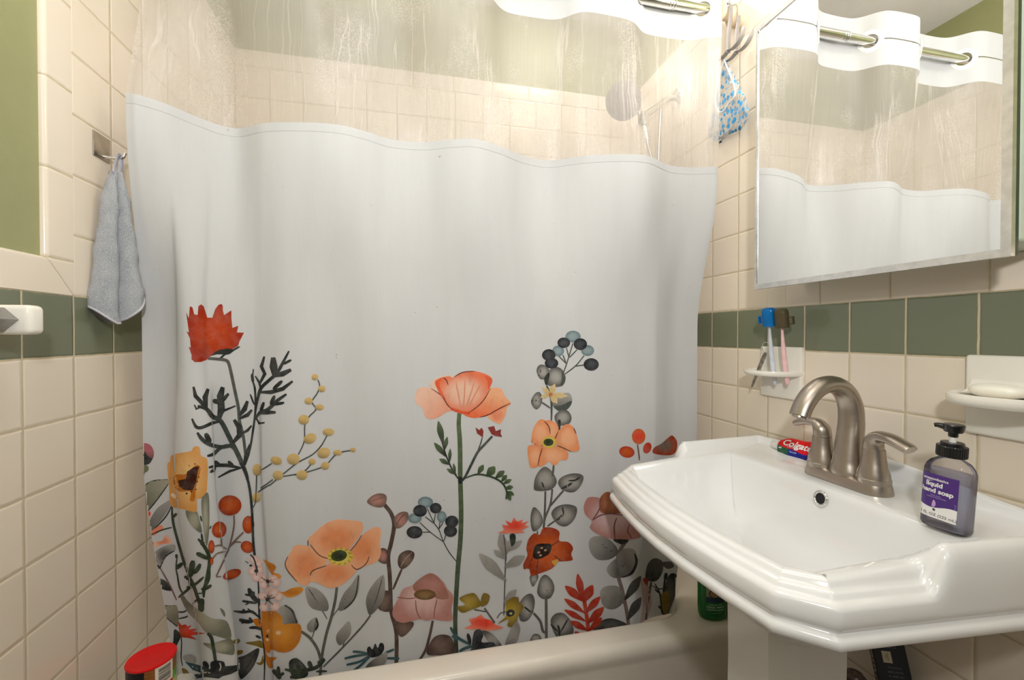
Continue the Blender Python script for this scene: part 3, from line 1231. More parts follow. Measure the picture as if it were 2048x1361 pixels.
def catmull_closed(pts, k=4):
    n = len(pts)
    out = []
    for i in range(n):
        p0, p1, p2, p3 = pts[i - 1], pts[i], pts[(i + 1) % n], pts[(i + 2) % n]
        for j in range(k):
            t = j / k
            out.append(tuple(0.5 * ((2 * p1[a]) + (p2[a] - p0[a]) * t + (2 * p0[a] - 5 * p1[a] + 4 * p2[a] - p3[a]) * t * t + (3 * p1[a] - p0[a] - 3 * p2[a] + p3[a]) * t ** 3) for a in (0, 1)))
    return out


def lay(poly, col, col2=None, axis=None):
    """cut a print shape into small facets and lay them on the cloth; col -> col2 runs along axis (p, q)"""
    bm = bmesh.new()
    try:
        bm.faces.new([bm.verts.new((x, y, 0)) for x, y in poly])
    except ValueError:
        bm.free()
        return
    bm.normal_update()
    bmesh.ops.triangulate(bm, faces=bm.faces[:], ngon_method='EAR_CLIP')
    xs = [p[0] for p in poly]
    ys = [p[1] for p in poly]
    CELL = 3.0 if (min(xs) < 445 or max(xs) > 1300) else 5.0
    for lo, hi, a in ((min(xs), max(xs), 0), (min(ys), max(ys), 1)):
        k = math.ceil(lo / CELL) * CELL
        while k < hi:
            co = (k, 0, 0) if a == 0 else (0, k, 0)
            no = (1, 0, 0) if a == 0 else (0, 1, 0)
            bmesh.ops.bisect_plane(bm, geom=bm.verts[:] + bm.edges[:] + bm.faces[:], plane_co=co, plane_no=no, dist=1e-4)
            k += CELL
    bm.verts.index_update()
    LAYER[0] += STEP[0]
    off = 0.00045 + 0.000028 * (LAYER[0] % 60)
    V, C, ok = [], [], []
    for v in bm.verts:
        hit, nrm, idx, dist = BVP.ray_cast(EYE, ray_px(v.co.x, v.co.y))
        if hit is None:
            ok.append(False)
            V.append((0, 0, 0))
        else:
            d = ray_px(v.co.x, v.co.y)
            if nrm.dot(d) > 0:
                nrm = -nrm
            V.append(tuple(hit + nrm * off))
            ok.append(True)
        c = col
        if col2 is not None:
            if axis is None:
                cx = (min(xs) + max(xs)) / 2
                cy_ = (min(ys) + max(ys)) / 2
                r = math.hypot((v.co.x - cx) / (max(xs) - min(xs) + 1e-6), (v.co.y - cy_) / (max(ys) - min(ys) + 1e-6)) * 2
                t = sstep(0.25, 1.0, r)
            else:
                (ax, ay), (bx_, by_) = axis
                L2 = (bx_ - ax) ** 2 + (by_ - ay) ** 2 + 1e-9
                t = min(1, max(0, ((v.co.x - ax) * (bx_ - ax) + (v.co.y - ay) * (by_ - ay)) / L2))
            c = tuple(lerp(p, q, t) for p, q in zip(col, col2))
        C.append(c)
    base = len(fab.v)
    fab.v += V
    fab.c += C
    for fc in bm.faces:
        ids = [v.index for v in fc.verts]
        if not all(ok[i] for i in ids):
            continue
        P = [Vector(V[i]) for i in ids]
        if max((P[i] - P[i - 1]).length for i in range(len(P))) > 0.034:
            continue
        nrm = (P[1] - P[0]).cross(P[2] - P[0])
        if nrm.dot(P[0] - EYE) > 0:
            ids = ids[::-1]
        fab.f.append([i + base for i in ids])
        fab.mi.append(1)
    bm.free()


class Fr:
    """a drawing frame: local coordinates of one stretch of the border"""

    def __init__(s, ox, oy, k):
        s.ox, s.oy, s.k = ox, oy, k

    def t(s, p):
        return (s.ox + p[0] / s.k, s.oy + p[1] / s.k)

    def poly(s, pts, col, col2=None, smooth=True, axis=None):
        P = [s.t(p) for p in pts]
        if smooth:
            P = catmull_closed(P, 4)
        lay(P, col, col2, None if axis is None else (s.t(axis[0]), s.t(axis[1])))

    def ell(s, x, y, rx, ry=None, rot=0, col=(0, 0, 0), col2=None, axis=None):
        ry = ry or rx
        a = math.radians(rot)
        n = 22
        pts = []
        for i in range(n):
            t = 2 * PI * i / n
            px, py = rx * math.cos(t), ry * math.sin(t)
            pts.append((x + px * math.cos(a) - py * math.sin(a), y + px * math.sin(a) + py * math.cos(a)))
        s.poly(pts, col, col2, smooth=False, axis=axis)

    def st(s, pts, w, col, col2=None, taper=0.35, smooth=True):
        """brush stroke, width w tapering at both ends"""
        P = [s.t(p) for p in pts]
        if smooth and len(P) > 2:
            Q = [tuple(q)[:2] for q in smooth_path([(x, y, 0) for x, y in P], 5)]
        else:
            Q = [tuple(lerp(P[0][a], P[-1][a], i / 4) for a in (0, 1)) for i in range(5)] if len(P) == 2 else P
        n = len(Q)
        L, R = [], []
        for i, q in enumerate(Q):
            a, b_ = Q[max(0, i - 1)], Q[min(n - 1, i + 1)]
            dx, dy = b_[0] - a[0], b_[1] - a[1]
            d = math.hypot(dx, dy) + 1e-9
            e = min(i, n - 1 - i) / (n - 1)
            hw = max(0.55, w / s.k / 2 * (1 - taper * (1 - min(1, e * 4))))
            L.append((q[0] - dy / d * hw, q[1] + dx / d * hw))
            R.append((q[0] + dy / d * hw, q[1] - dx / d * hw))
        # strips, so that bends never fold over
        STEP[0] = 0.0
        for i in range(0, n - 1, 4):
            k = min(i + 4, n - 1)
            lay(L[i:k + 1] + R[i:k + 1][::-1], lerp3(col, col2, i / n) if col2 else col)
        STEP[0] = 1.0
        LAYER[0] += 0.3

    def leaf(s, p, q, w, col, col2=None, belly=0.45):
        dx, dy = q[0] - p[0], q[1] - p[1]
        d = math.hypot(dx, dy)
        nx, ny = -dy / d, dx / d
        h = w / 2
        pts = [p, (p[0] + dx * belly * 0.5 + nx * h * 0.75, p[1] + dy * belly * 0.5 + ny * h * 0.75), (p[0] + dx * belly + nx * h, p[1] + dy * belly + ny * h),
               (p[0] + dx * 0.8 + nx * h * 0.5, p[1] + dy * 0.8 + ny * h * 0.5), q, (p[0] + dx * 0.8 - nx * h * 0.5, p[1] + dy * 0.8 - ny * h * 0.5),
               (p[0] + dx * belly - nx * h, p[1] + dy * belly - ny * h), (p[0] + dx * belly * 0.5 - nx * h * 0.75, p[1] + dy * belly * 0.5 - ny * h * 0.75)]
        s.poly(pts, col, col2, axis=(p, q) if col2 else None)


def lerp3(a, b_, t):
    return tuple(lerp(p, q, t) for p, q in zip(a, b_))


# colours of the print
RED, RED2 = rgb(188, 66, 20), rgb(160, 42, 12)
INK, INK2 = rgb(42, 46, 44), rgb(74, 82, 76)
GRN, GRN2 = rgb(40, 62, 36), rgb(88, 108, 70)
GRY, GRY2 = rgb(168, 164, 158), rgb(92, 90, 86)
SAGE, SAGE2 = rgb(170, 168, 148), rgb(116, 116, 98)
TAN, TAN2 = rgb(212, 180, 116), rgb(150, 130, 84)
PEA, PEA2 = rgb(244, 178, 134), rgb(238, 150, 98)
SAL, SAL2 = rgb(240, 196, 172), rgb(236, 140, 104)
OCH, OCH2 = rgb(226, 150, 52), rgb(196, 116, 24)
PNK, PNK2 = rgb(226, 186, 180), rgb(190, 132, 122)
BRN, BRN2 = rgb(84, 66, 58), rgb(124, 100, 88)
RUST, RUST2 = rgb(206, 92, 30), rgb(164, 56, 14)
BLU, BLU2 = rgb(150, 168, 172), rgb(108, 128, 134)
BER, BER2 = rgb(62, 66, 72), rgb(30, 32, 38)
COR, COR2 = rgb(236, 70, 48), rgb(240, 134, 104)
OLV, OLV2 = rgb(176, 150, 52), rgb(128, 104, 28)
MAR = rgb(140, 54, 48)
TEAL = rgb(56, 92, 96)
YEL = rgb(238, 224, 120)
MOS = rgb(56, 66, 50)
RFN = rgb(190, 62, 34)

# ---- red poppy and its ferny leaves
LAYER[0] = 0
A = Fr(260, 560, 3.402)
A.poly([(382, 218), (400, 262), (408, 180), (425, 188), (437, 235), (460, 240), (465, 180), (482, 167), (500, 180), (525, 258), (560, 258), (580, 200), (600, 172), (622, 164), (632, 178), (632, 210),
        (640, 240), (690, 208), (690, 260), (697, 328), (737, 313), (728, 358), (776, 360), (745, 420), (735, 450), (690, 476), (650, 470), (610, 480), (560, 510), (520, 545), (480, 560), (440, 560),
        (418, 540), (420, 515), (412, 490), (400, 455), (414, 462), (408, 400), (386, 350), (402, 360)], RED, RED2, smooth=False)
A.poly([(545, 520), (580, 490), (610, 476), (660, 468), (700, 473), (738, 452), (752, 457), (710, 482), (680, 505), (650, 512), (622, 538), (602, 536), (634, 508), (592, 507)], INK, smooth=False)
A.st([(530, 535), (600, 540), (652, 548), (672, 570), (690, 640), (715, 760), (738, 870), (745, 960), (770, 1060), (785, 1180)], 22, GRY2, INK2, taper=0.1)
for pts, w in (([(460, 860), (520, 880), (560, 930), (620, 965), (690, 1100), (740, 1200), (790, 1320), (800, 1365)], 26), ([(432, 728), (445, 790), (490, 840), (530, 890)], 22), ([(530, 742), (510, 800), (518, 880)], 30),
               ([(632, 730), (615, 790), (622, 880), (605, 950)], 40), ([(672, 775), (640, 810), (615, 835)], 24), ([(562, 822), (618, 835)], 26), ([(720, 858), (640, 890), (605, 945)], 14),
               ([(438, 850), (452, 880), (475, 870)], 12), ([(422, 945), (450, 1000), (490, 1005), (560, 975), (612, 965)], 18), ([(458, 1040), (490, 1085), (540, 1120), (620, 1138), (690, 1132)], 22),
               ([(513, 1045), (545, 1110)], 28), ([(525, 1200), (570, 1185), (620, 1142), (690, 1132), (735, 1195)], 20), ([(800, 825), (780, 880), (745, 925)], 28), ([(830, 885), (800, 920), (745, 945)], 22),
               ([(708, 952), (742, 1000), (745, 1060), (700, 1110)], 30), ([(828, 992), (800, 1025), (755, 1050)], 16), ([(535, 1278), (600, 1262), (660, 1262), (752, 1280)], 20), ([(575, 1235), (612, 1265)], 22),
               ([(668, 1235), (705, 1268)], 18), ([(600, 1345), (680, 1302), (758, 1280)], 14), ([(545, 1312), (585, 1280)], 16), ([(840, 608), (835, 680), (850, 740), (855, 840), (850, 930), (835, 1040), (820, 1130), (795, 1220), (780, 1262)], 12),
               ([(820, 1120), (795, 1190), (778, 1260)], 30), ([(850, 920), (872, 800), (895, 735), (940, 690), (1000, 635), (1040, 565), (1082, 485)], 18), ([(915, 522), (895, 590), (918, 640), (885, 705)], 20), ([(975, 528), (978, 590), (985, 655)], 44),
               ([(1098, 545), (1040, 575)], 14), ([(1096, 612), (1040, 640), (975, 655)], 30), ([(853, 655), (882, 700), (890, 740)], 14), ([(1107, 690), (1040, 742), (960, 765), (890, 765)], 22), ([(1036, 688), (975, 745)], 20),
               ([(1065, 778), (1000, 825), (940, 882), (885, 905), (850, 950)], 20), ([(985, 788), (958, 850)], 20), ([(1050, 836), (975, 850)], 16), ([(912, 832), (890, 900)], 18), ([(992, 902), (930, 902), (888, 908)], 24),
               ([(918, 972), (882, 978), (855, 935)], 14), ([(818, 778), (846, 850)], 10), ([(830, 640), (838, 700)], 16)):
    A.st(pts, w * 1.25, INK, INK2 if w > 18 else None, taper=0.45, smooth=len(pts) > 4)
# ---- twig of yellow buds
for pts in ([(1278, 680), (1290, 720), (1275, 770), (1238, 830), (1265, 880), (1220, 930), (1190, 985), (1185, 1100), (1145, 1190)], [(1340, 1060), (1300, 1130), (1240, 1190), (1140, 1245), (1045, 1320), (950, 1400)],
            [(1518, 1160), (1450, 1170), (1400, 1190), (1350, 1245)], [(1238, 1245), (1190, 1300), (1120, 1330)], [(1325, 1270), (1190, 1312), (1040, 1338)], [(965, 1250), (900, 1292)], [(863, 1330), (860, 1420), (856, 1470)], [(950, 1395), (880, 1440), (866, 1458)]):
    A.st(pts, 9, INK2, taper=0.1)
for x, y, rx, ry, r in ((1258, 662, 23, 22, 0), (1305, 742, 26, 23, 0), (1215, 825, 29, 24, 0), (1290, 867, 30, 21, 0), (1182, 952, 37, 34, 0), (1225, 1080, 45, 34, -25), (1350, 1036, 40, 26, 0), (1318, 1178, 45, 36, -20), (1412, 1176, 30, 20, 0),
                        (1518, 1157, 20, 15, 0), (1112, 1220, 44, 38, 0), (1238, 1237, 25, 22, 0), (1328, 1265, 30, 26, -20), (1170, 1328, 38, 33, 0), (1008, 1330, 36, 32, 0), (997, 1230, 40, 28, 15), (865, 1293, 32, 41, 0), (862, 1480, 30, 36, 20)):
    A.ell(x, y, rx, ry, r, TAN, TAN2, axis=((x, y - ry * 0.2), (x - rx * 0.3, y + ry)))

# ---- left edge: bud, leaves, and the yellow flower on the pleat
LAYER[0] = 0
Bf = Fr(260, 860, 4.537)
Bf.st([(125, 380), (102, 520), (108, 640), (150, 850), (168, 940), (205, 1100), (270, 1260)], 24, INK, taper=0.1)
Bf.poly([(100, 690), (100, 560), (130, 500), (200, 465), (290, 450), (347, 455), (350, 485), (300, 560), (240, 640), (160, 740), (125, 760)], SAGE2, SAGE, axis=((100, 600), (330, 460)))
Bf.st([(115, 610), (140, 505), (220, 462), (345, 452)], 10, INK)
Bf.st([(350, 490), (250, 630), (158, 745)], 10, INK)
Bf.poly([(150, 762), (170, 740), (188, 760), (166, 832)], COR)
Bf.poly([(170, 940), (168, 850), (240, 722), (320, 660), (366, 640), (366, 690), (320, 770), (250, 860)], GRY2, GRY, axis=((170, 940), (360, 650)))
Bf.st([(172, 945), (250, 872), (330, 782), (378, 690)], 12, INK)
Bf.poly([(180, 935), (220, 900), (280, 865), (300, 895), (260, 930), (215, 960)], SAL2)
Bf.poly([(208, 1020), (290, 1010), (330, 950), (386, 1030), (300, 1035), (235, 1068)], SAL2, SAL)
Bf.st([(180, 960), (290, 910), (382, 886)], 12, INK)
Bf.poly([(110, 860), (140, 900), (160, 960), (210, 1020), (215, 1090), (180, 1060), (140, 980)], GRY2)
Bf.poly([(215, 1130), (300, 1060), (404, 1042), (405, 1095), (340, 1122), (310, 1180), (270, 1240)], GRY2, GRY)
Bf.st([(270, 1262), (318, 1155), (404, 1096)], 14, INK)
Bf.ell(128, 352, 42, 38, 0, rgb(108, 112, 78))
Bf.ell(138, 215, 80, 94, 0, rgb(176, 102, 108), rgb(40, 40, 36), axis=((138, 190), (138, 300)))
Bf.poly([(80, 270), (120, 230), (138, 195), (158, 235), (200, 265), (170, 312), (105, 312)], INK)
Bf.poly([(510, 730), (600, 730), (640, 850), (652, 935), (590, 900), (530, 822)], SAGE, SAGE2)
Bf.poly([(650, 622), (700, 570), (718, 640), (718, 900), (700, 1050), (682, 1000), (656, 800)], SAGE, SAGE2)
Bf.poly([(340, 320), (366, 290), (375, 240), (430, 215), (550, 195), (580, 156), (630, 158), (645, 235), (694, 260), (706, 340), (698, 520), (690, 570), (640, 622), (610, 632), (605, 737), (560, 742), (480, 718), (372, 682), (356, 500)], rgb(236, 190, 122), rgb(222, 158, 84))
Bf.poly([(395, 440), (430, 405), (510, 400), (600, 320), (640, 350), (622, 440), (600, 520), (588, 640), (545, 640), (550, 562), (450, 560), (402, 492)], OCH2)
Bf.poly([(440, 460), (510, 445), (520, 380), (580, 340), (628, 330), (612, 400), (600, 480), (570, 550), (490, 545), (452, 512)], rgb(60, 24, 12), smooth=False)
for x, y, r in ((517, 578, 9), (560, 560, 7), (610, 470, 7), (625, 430, 6), (600, 540, 6), (590, 310, 6), (540, 325, 5)):
    Bf.ell(x, y, r, r, 0, rgb(60, 24, 12))
Bf.poly([(374, 590), (395, 575), (425, 600), (420, 625), (390, 610)], rgb(246, 226, 196))
for pts, w in (([(385, 700), (385, 760), (400, 870), (440, 1020), (490, 1190), (530, 1300), (560, 1420)], 22), ([(386, 800), (410, 775), (428, 760)], 22), ([(482, 1215), (455, 1240), (420, 1262)], 20), ([(575, 1185), (566, 1250), (555, 1330)], 44),
               ([(640, 1215), (610, 1270), (575, 1300)], 34), ([(495, 1340), (560, 1330)], 22), ([(620, 988), (655, 1030), (700, 1100), (722, 1180), (712, 1280), (690, 1380), (660, 1480)], 28), ([(605, 1118), (650, 1140), (712, 1170)], 34),
               ([(650, 940), (662, 1030)], 18), ([(680, 1020), (640, 1040)], 14), ([(735, 870), (722, 900)], 10), ([(640, 780), (652, 830)], 12), ([(420, 1130), (428, 1160)], 20), ([(430, 1140), (420, 1260), (440, 1360)], 12)):
    Bf.st(pts, w * 1.15, MOS, GRN if w > 25 else None, taper=0.5)
# ---- red berries and the long stems
for pts, w in (([(945, 775), (945, 880), (905, 1060), (850, 1180), (782, 1330)], 16), ([(1030, 930), (960, 1000), (908, 1060)], 16), ([(825, 975), (825, 1045)], 13), ([(768, 1055), (820, 1050), (880, 1082)], 14), ([(1010, 1020), (960, 1018), (912, 1055)], 13),
               ([(750, 1170), (790, 1122), (870, 1105)], 13), ([(825, 1330), (782, 1335)], 11)):
    Bf.st(pts, w, BRN2, taper=0.1)
for x, y, rx, ry, r in ((908, 685, 105, 92, 0), (810, 906, 68, 75, 15), (1075, 860, 54, 80, 0), (1065, 1062, 62, 52, 35), (738, 1060, 28, 60, 0), (740, 1190, 16, 36, 0), (925, 1310, 90, 42, -20)):
    Bf.ell(x, y, rx, ry, r, RUST, RUST2)
Bf.st([(1000, 300), (1040, 370), (1080, 500), (1105, 700), (1118, 1000), (1130, 1125), (1150, 1300)], 24, INK, taper=0.1)
Bf.st([(1300, 450), (1190, 530)], 12, INK2, taper=0.1)
Bf.st([(1148, 410), (1145, 520), (1140, 650), (1112, 712)], 9, INK2, taper=0.1)

# ---- foot of the pleat
LAYER[0] = 0
C = Fr(260, 1080, 4.8425)
for pts, w in (([(560, 330), (610, 430), (660, 570), (700, 690)], 34), ([(700, 570), (690, 640), (695, 700)], 60), ([(770, 260), (760, 380), (720, 470), (715, 560)], 34), ([(790, 440), (740, 470), (690, 480)], 34), ([(660, 520), (700, 520)], 14),
               ([(575, 380), (590, 450), (550, 470)], 40), ([(715, 360), (650, 420), (600, 450)], 26), ([(470, 560), (540, 500), (590, 460)], 26), ([(455, 310), (480, 460), (520, 530)], 18), ([(530, 350), (570, 390)], 26), ([(450, 140), (452, 180)], 26), ([(450, 260), (515, 225)], 28),
               ([(460, 700), (520, 700), (550, 680)], 16), ([(470, 765), (540, 750), (560, 735)], 16), ([(610, 620), (650, 580)], 18)):
    C.st(pts, w, MOS, GRN if w > 25 else None, taper=0.5)
C.poly([(185, 322), (260, 362), (350, 402), (404, 490), (340, 488), (262, 452), (212, 390)], GRY2, INK, axis=((230, 330), (340, 490)))
C.st([(290, 270), (380, 430), (452, 585)], 16, BRN2)
C.poly([(250, 580), (330, 642), (455, 645), (464, 838), (390, 790), (310, 722)], SAGE2, SAGE, axis=((460, 830), (280, 600)))
C.st([(240, 550), (320, 632), (452, 640)], 9, INK)
C.st([(285, 690), (380, 780), (462, 840)], 8, INK)
C.poly([(430, 868), (492, 922), (460, 1010), (420, 1090), (394, 1100), (420, 980)], INK)
C.st([(490, 900), (500, 1000), (495, 1140), (510, 1220)], 12, INK)
C.poly([(490, 560), (520, 540), (560, 592), (640, 660), (720, 716), (800, 762), (938, 792), (976, 958), (830, 930), (740, 900), (660, 800), (560, 700)], SAGE, SAGE2)
C.poly([(710, 1000), (800, 1003), (980, 962), (1008, 1105), (920, 1107), (830, 1085), (760, 1045)], SAGE, SAGE2)
C.poly([(466, 785), (500, 828), (540, 818), (556, 838), (600, 828), (566, 868), (672, 858), (606, 888), (737, 905), (640, 922), (592, 925), (652, 970), (560, 950), (500, 945), (478, 900)], COR, RED, smooth=False)
C.st([(755, 905), (790, 950), (810, 1050), (830, 1180)], 34, MOS, GRN, taper=0.1)
C.poly([(512, 1130), (580, 1108), (640, 1140), (630, 1200), (540, 1175)], GRY)
C.poly([(530, 1180), (600, 1195), (700, 1222), (770, 1250), (860, 1230), (1045, 1215), (1060, 1260), (980, 1300), (900, 1320), (860, 1345), (740, 1330), (640, 1345), (590, 1310), (700, 1290), (610, 1262)], TEAL, INK, smooth=False, axis=((560, 1200), (780, 1270)))
C.st([(560, 1200), (640, 1245), (720, 1262)], 9, rgb(200, 205, 200))
C.st([(650, 1310), (720, 1285), (780, 1290)], 12, rgb(200, 195, 185))
C.poly([(780, 1200), (812, 1172), (870, 1172), (915, 1192), (922, 1280), (880, 1300), (800, 1290)], BER2)
C.ell(738, 1212, 26, 42, -30, BER2)
C.st([(870, 1190), (880, 1230), (868, 1270)], 12, rgb(200, 195, 190))
C.poly([(500, 1250), (560, 1270), (600, 1361), (560, 1380)], OLV2)
C.ell(1033, 984, 40, 24, -15, OLV2)
C.ell(1058, 1090, 42, 22, -15, OLV2)
C.poly([(870, 660), (912, 690), (922, 740), (905, 735)], SAGE2)
# ferny spray and the orange flower at the crease
C.poly([(1190, 775), (1262, 768), (1278, 850), (1232, 842)], OCH2)
for pts, w in (([(1240, 380), (1250, 560), (1255, 750), (1282, 900), (1305, 1100), (1300, 1380)], 18), ([(1150, 468), (1172, 520), (1200, 560), (1245, 610)], 40), ([(1200, 500), (1192, 560)], 22), ([(1115, 528), (1170, 540)], 16), ([(1088, 592), (1140, 600), (1225, 615)], 20), ([(1120, 630), (1160, 605)], 12),
               ([(1005, 690), (1100, 700), (1180, 695), (1252, 752)], 22), ([(1098, 670), (1110, 700)], 22), ([(1140, 662), (1182, 700)], 10), ([(1060, 770), (1120, 790), (1195, 790)], 32), ([(1080, 805), (1130, 795)], 14), ([(1155, 752), (1190, 795)], 20), ([(1155, 852), (1220, 850), (1285, 872)], 24), ([(1300, 830), (1280, 880)], 18), ([(1218, 928), (1270, 952)], 20)):
    C.st(pts, w * 1.2, INK, taper=0.55)
C.poly([(1490, 632), (1562, 682), (1612, 760), (1618, 810), (1490, 815), (1438, 705)], GRY, GRY2, axis=((1470, 720), (1610, 760)))
C.st([(1500, 632), (1575, 690), (1615, 805)], 18, INK)
C.poly([(1272, 660), (1320, 690), (1400, 690), (1440, 710), (1480, 760), (1485, 815), (1560, 812), (1640, 815), (1662, 880), (1642, 980), (1580, 1062), (1510, 1090), (1440, 1085), (1375, 1062), (1350, 1100), (1312, 1062), (1290, 940)], OCH, OCH2)
C.poly([(1308, 1050), (1340, 1130), (1425, 1138), (1382, 1180), (1387, 1236), (1350, 1240), (1322, 1190)], OCH2)
C.poly([(1290, 185), (1340, 210), (1400, 240), (1416, 272), (1392, 315), (1448, 332), (1466, 358), (1440, 376), (1400, 362), (1358, 310), (1330, 250)], OCH2, OCH)
C.poly([(1430, 494), (1490, 505), (1560, 470), (1640, 455), (1678, 470), (1660, 510), (1600, 545), (1530, 556), (1490, 530)], OCH2, OCH)
for x, y, r in ((1350, 885, 30), (1440, 900, 36), (1335, 965, 24)):
    C.ell(x, y, r, r * 0.8, 0, rgb(244, 220, 180), OCH)
C.ell(1336, 932, 17, 17, 0, rgb(40, 24, 18))
WPK, WP2 = rgb(240, 222, 216), rgb(228, 182, 172)
for cx, cy_, pet in ((1335, 402, ((1278, 372), (1392, 380), (1418, 412), (1300, 432), (1245, 345))), (1225, 300, ((1190, 300), (1250, 285), (1225, 360), (1240, 230), (1205, 190))), (1335, 575, ((1300, 650), (1412, 642), (1440, 545), (1288, 540), (1352, 492), (1400, 510)))):
    for x, y in pet:
        C.ell(x, y, 46, 42, 0, WPK, WP2)
    for x, y in pet:
        C.st([(cx, cy_), (lerp(cx, x, 0.75), lerp(cy_, y, 0.75))], 9, rgb(110, 92, 80))
    C.ell(cx, cy_, 20, 19, 0, INK)
C.st([(1165, 140), (1200, 180), (1235, 290)], 14, INK)
C.st([(1120, 205), (1150, 225)], 7, INK)
C.ell(1170, 250, 15, 10, 0, INK)
C.poly([(1118, 1000), (1200, 985), (1272, 980), (1288, 1050), (1222, 1030)], OLV2)
C.poly([(1040, 1160), (1120, 1118), (1240, 1050), (1246, 1110), (1190, 1240), (1100, 1340), (1062, 1330)], GRY2, INK)
C.st([(1242, 1055), (1180, 1160), (1090, 1310)], 7, INK)
C.poly([(1220, 1190), (1265, 1185), (1285, 1120), (1295, 1190), (1260, 1215)], OLV2)

# ---- the big peach anemone and its foliage
LAYER[0] = 0
D = Fr(520, 960, 3.393)
D.st([(845, 170), (890, 230), (910, 310), (890, 430), (870, 520), (880, 640), (885, 760), (892, 900), (925, 1040), (925, 1265)], 28, BRN, taper=0.05)
D.st([(965, 600), (930, 680), (903, 745)], 16, BRN)
D.poly([(726, 150), (760, 110), (810, 92), (855, 105), (858, 150), (830, 186), (770, 182)], PNK2, BRN2)
D.st([(750, 150), (800, 130), (845, 118)], 6, BRN2)
D.poly([(910, 300), (915, 250), (960, 218), (1005, 226), (1000, 280), (960, 322), (925, 330)], PNK2, BRN2)
D.st([(925, 310), (950, 265), (985, 232)], 6, BRN)
D.poly([(815, 470), (860, 475), (872, 540), (850, 572), (800, 545)], PNK2, BRN)
D.poly([(935, 572), (945, 510), (1000, 478), (1045, 495), (1040, 540), (1000, 590), (960, 606)], BRN2, BRN)
D.st([(955, 590), (985, 540), (1030, 495)], 7, rgb(170, 150, 130))
D.poly([(800, 872), (830, 770), (875, 760), (886, 890)], BRN2, BRN)
D.st([(522, 730), (510, 820), (485, 930), (450, 1050), (420, 1200), (405, 1375)], 20, GRY2, taper=0.1)
D.st([(280, 1030), (340, 1075), (390, 1150), (412, 1225)], 20, GRY2, taper=0.1)
D.st([(750, 920), (690, 1000), (560, 1140), (430, 1270)], 13, GRY2, taper=0.1)
for pts, s1, s2 in (([(310, 730), (380, 738), (440, 790), (466, 850), (455, 890), (400, 888), (350, 870), (320, 820)], (330, 740), (455, 945)), ([(672, 640), (672, 740), (640, 820), (590, 872), (540, 890), (535, 850), (570, 770), (620, 712)], (660, 670), (495, 925)),
                    ([(382, 932), (396, 980), (385, 1020), (345, 1036), (318, 1005), (332, 965)], (378, 950), (348, 1085)), ([(835, 645), (849, 720), (840, 800), (800, 872), (750, 918), (730, 890), (720, 810), (760, 720)], (832, 660), (745, 920)),
                    ([(600, 960), (620, 1000), (610, 1060), (550, 1122), (520, 1100), (520, 1050), (560, 1000)], (600, 975), (555, 1150))):
    D.poly(pts, GRY, GRY2, axis=(s1, s2))
    D.st([s1, (lerp(s1[0], s2[0], 0.5) + 6, lerp(s1[1], s2[1], 0.5) + 4), s2], 8, GRY2)
D.st([(380, 940), (392, 985), (375, 1020)], 14, INK)
D.st([(670, 650), (645, 800), (570, 880)], 9, INK)
for pts in ([(240, 445), (330, 450), (400, 500), (452, 540), (440, 580), (350, 630), (345, 690), (300, 720), (250, 690), (190, 620), (172, 570), (190, 520), (215, 480)], [(620, 470), (700, 370), (760, 330), (800, 320), (822, 350), (815, 440), (822, 490), (800, 550), (730, 580), (650, 605), (560, 540)],
            [(325, 410), (370, 360), (440, 300), (520, 270), (610, 275), (680, 283), (697, 300), (695, 350), (640, 430), (590, 490), (500, 510), (450, 535), (380, 490)], [(340, 650), (360, 620), (440, 590), (500, 540), (600, 550), (656, 608), (620, 660), (560, 710), (490, 736), (430, 720), (380, 695), (345, 690)]):
    D.poly(pts, PEA2, PEA)
for pts in ([(340, 440), (400, 510), (462, 535)], [(605, 490), (650, 440), (692, 375)], [(340, 650), (362, 615), (450, 582)], [(620, 578), (660, 608), (720, 570), (742, 518)], [(325, 410), (326, 450)], [(190, 520), (172, 570), (192, 622), (250, 690)]):
    D.st(pts, 7, rgb(110, 70, 50))
D.ell(545, 522, 88, 60, 0, YEL, rgb(226, 196, 80))
D.ell(536, 515, 56, 38, -10, rgb(36, 40, 22), rgb(70, 84, 36))
for a in range(0, 360, 30):
    D.st([(545 + 62 * math.cos(a * PI / 180), 520 + 46 * math.sin(a * PI / 180)), (545 + 84 * math.cos(a * PI / 180 + 0.15), 520 + 60 * math.sin(a * PI / 180 + 0.15))], 5, rgb(140, 120, 40))
# low dark sprigs
D.poly([(200, 1232), (250, 1210), (312, 1270), (322, 1330), (240, 1352), (205, 1300)], GRY2, INK)
for pts, w in (([(90, 1290), (120, 1320), (140, 1350)], 34), ([(125, 1265), (130, 1320)], 24), ([(165, 1310), (130, 1330)], 22), ([(170, 1285), (240, 1300), (320, 1290), (385, 1270), (440, 1222)], 26), ([(245, 1215), (260, 1270), (300, 1330)], 28), ([(330, 1230), (350, 1280)], 30), ([(390, 1245), (440, 1215)], 26), ([(380, 1300), (455, 1298)], 16), ([(205, 1340), (300, 1320)], 30)):
    D.st(pts, w, MOS, INK, taper=0.5)
for pts in ([(575, 1212), (650, 1195), (740, 1182)], [(630, 1165), (690, 1170), (745, 1185)], [(588, 1255), (680, 1232), (745, 1192)], [(612, 1312), (680, 1262), (745, 1200)], [(850, 1175), (910, 1150)], [(860, 1210), (945, 1212)]):
    D.st(pts, 17, TEAL, taper=0.2)
D.poly([(728, 1145), (745, 1130), (765, 1150), (782, 1110), (800, 1140), (815, 1108), (838, 1112), (842, 1150), (815, 1190), (760, 1205), (732, 1185)], BER2)
D.poly([(710, 1302), (740, 1242), (850, 1170), (866, 1200), (840, 1260), (760, 1302)], GRY, INK, axis=((860, 1190), (720, 1290)))
D.poly([(535, 1340), (550, 1308), (560, 1335)], GRY2, smooth=False)
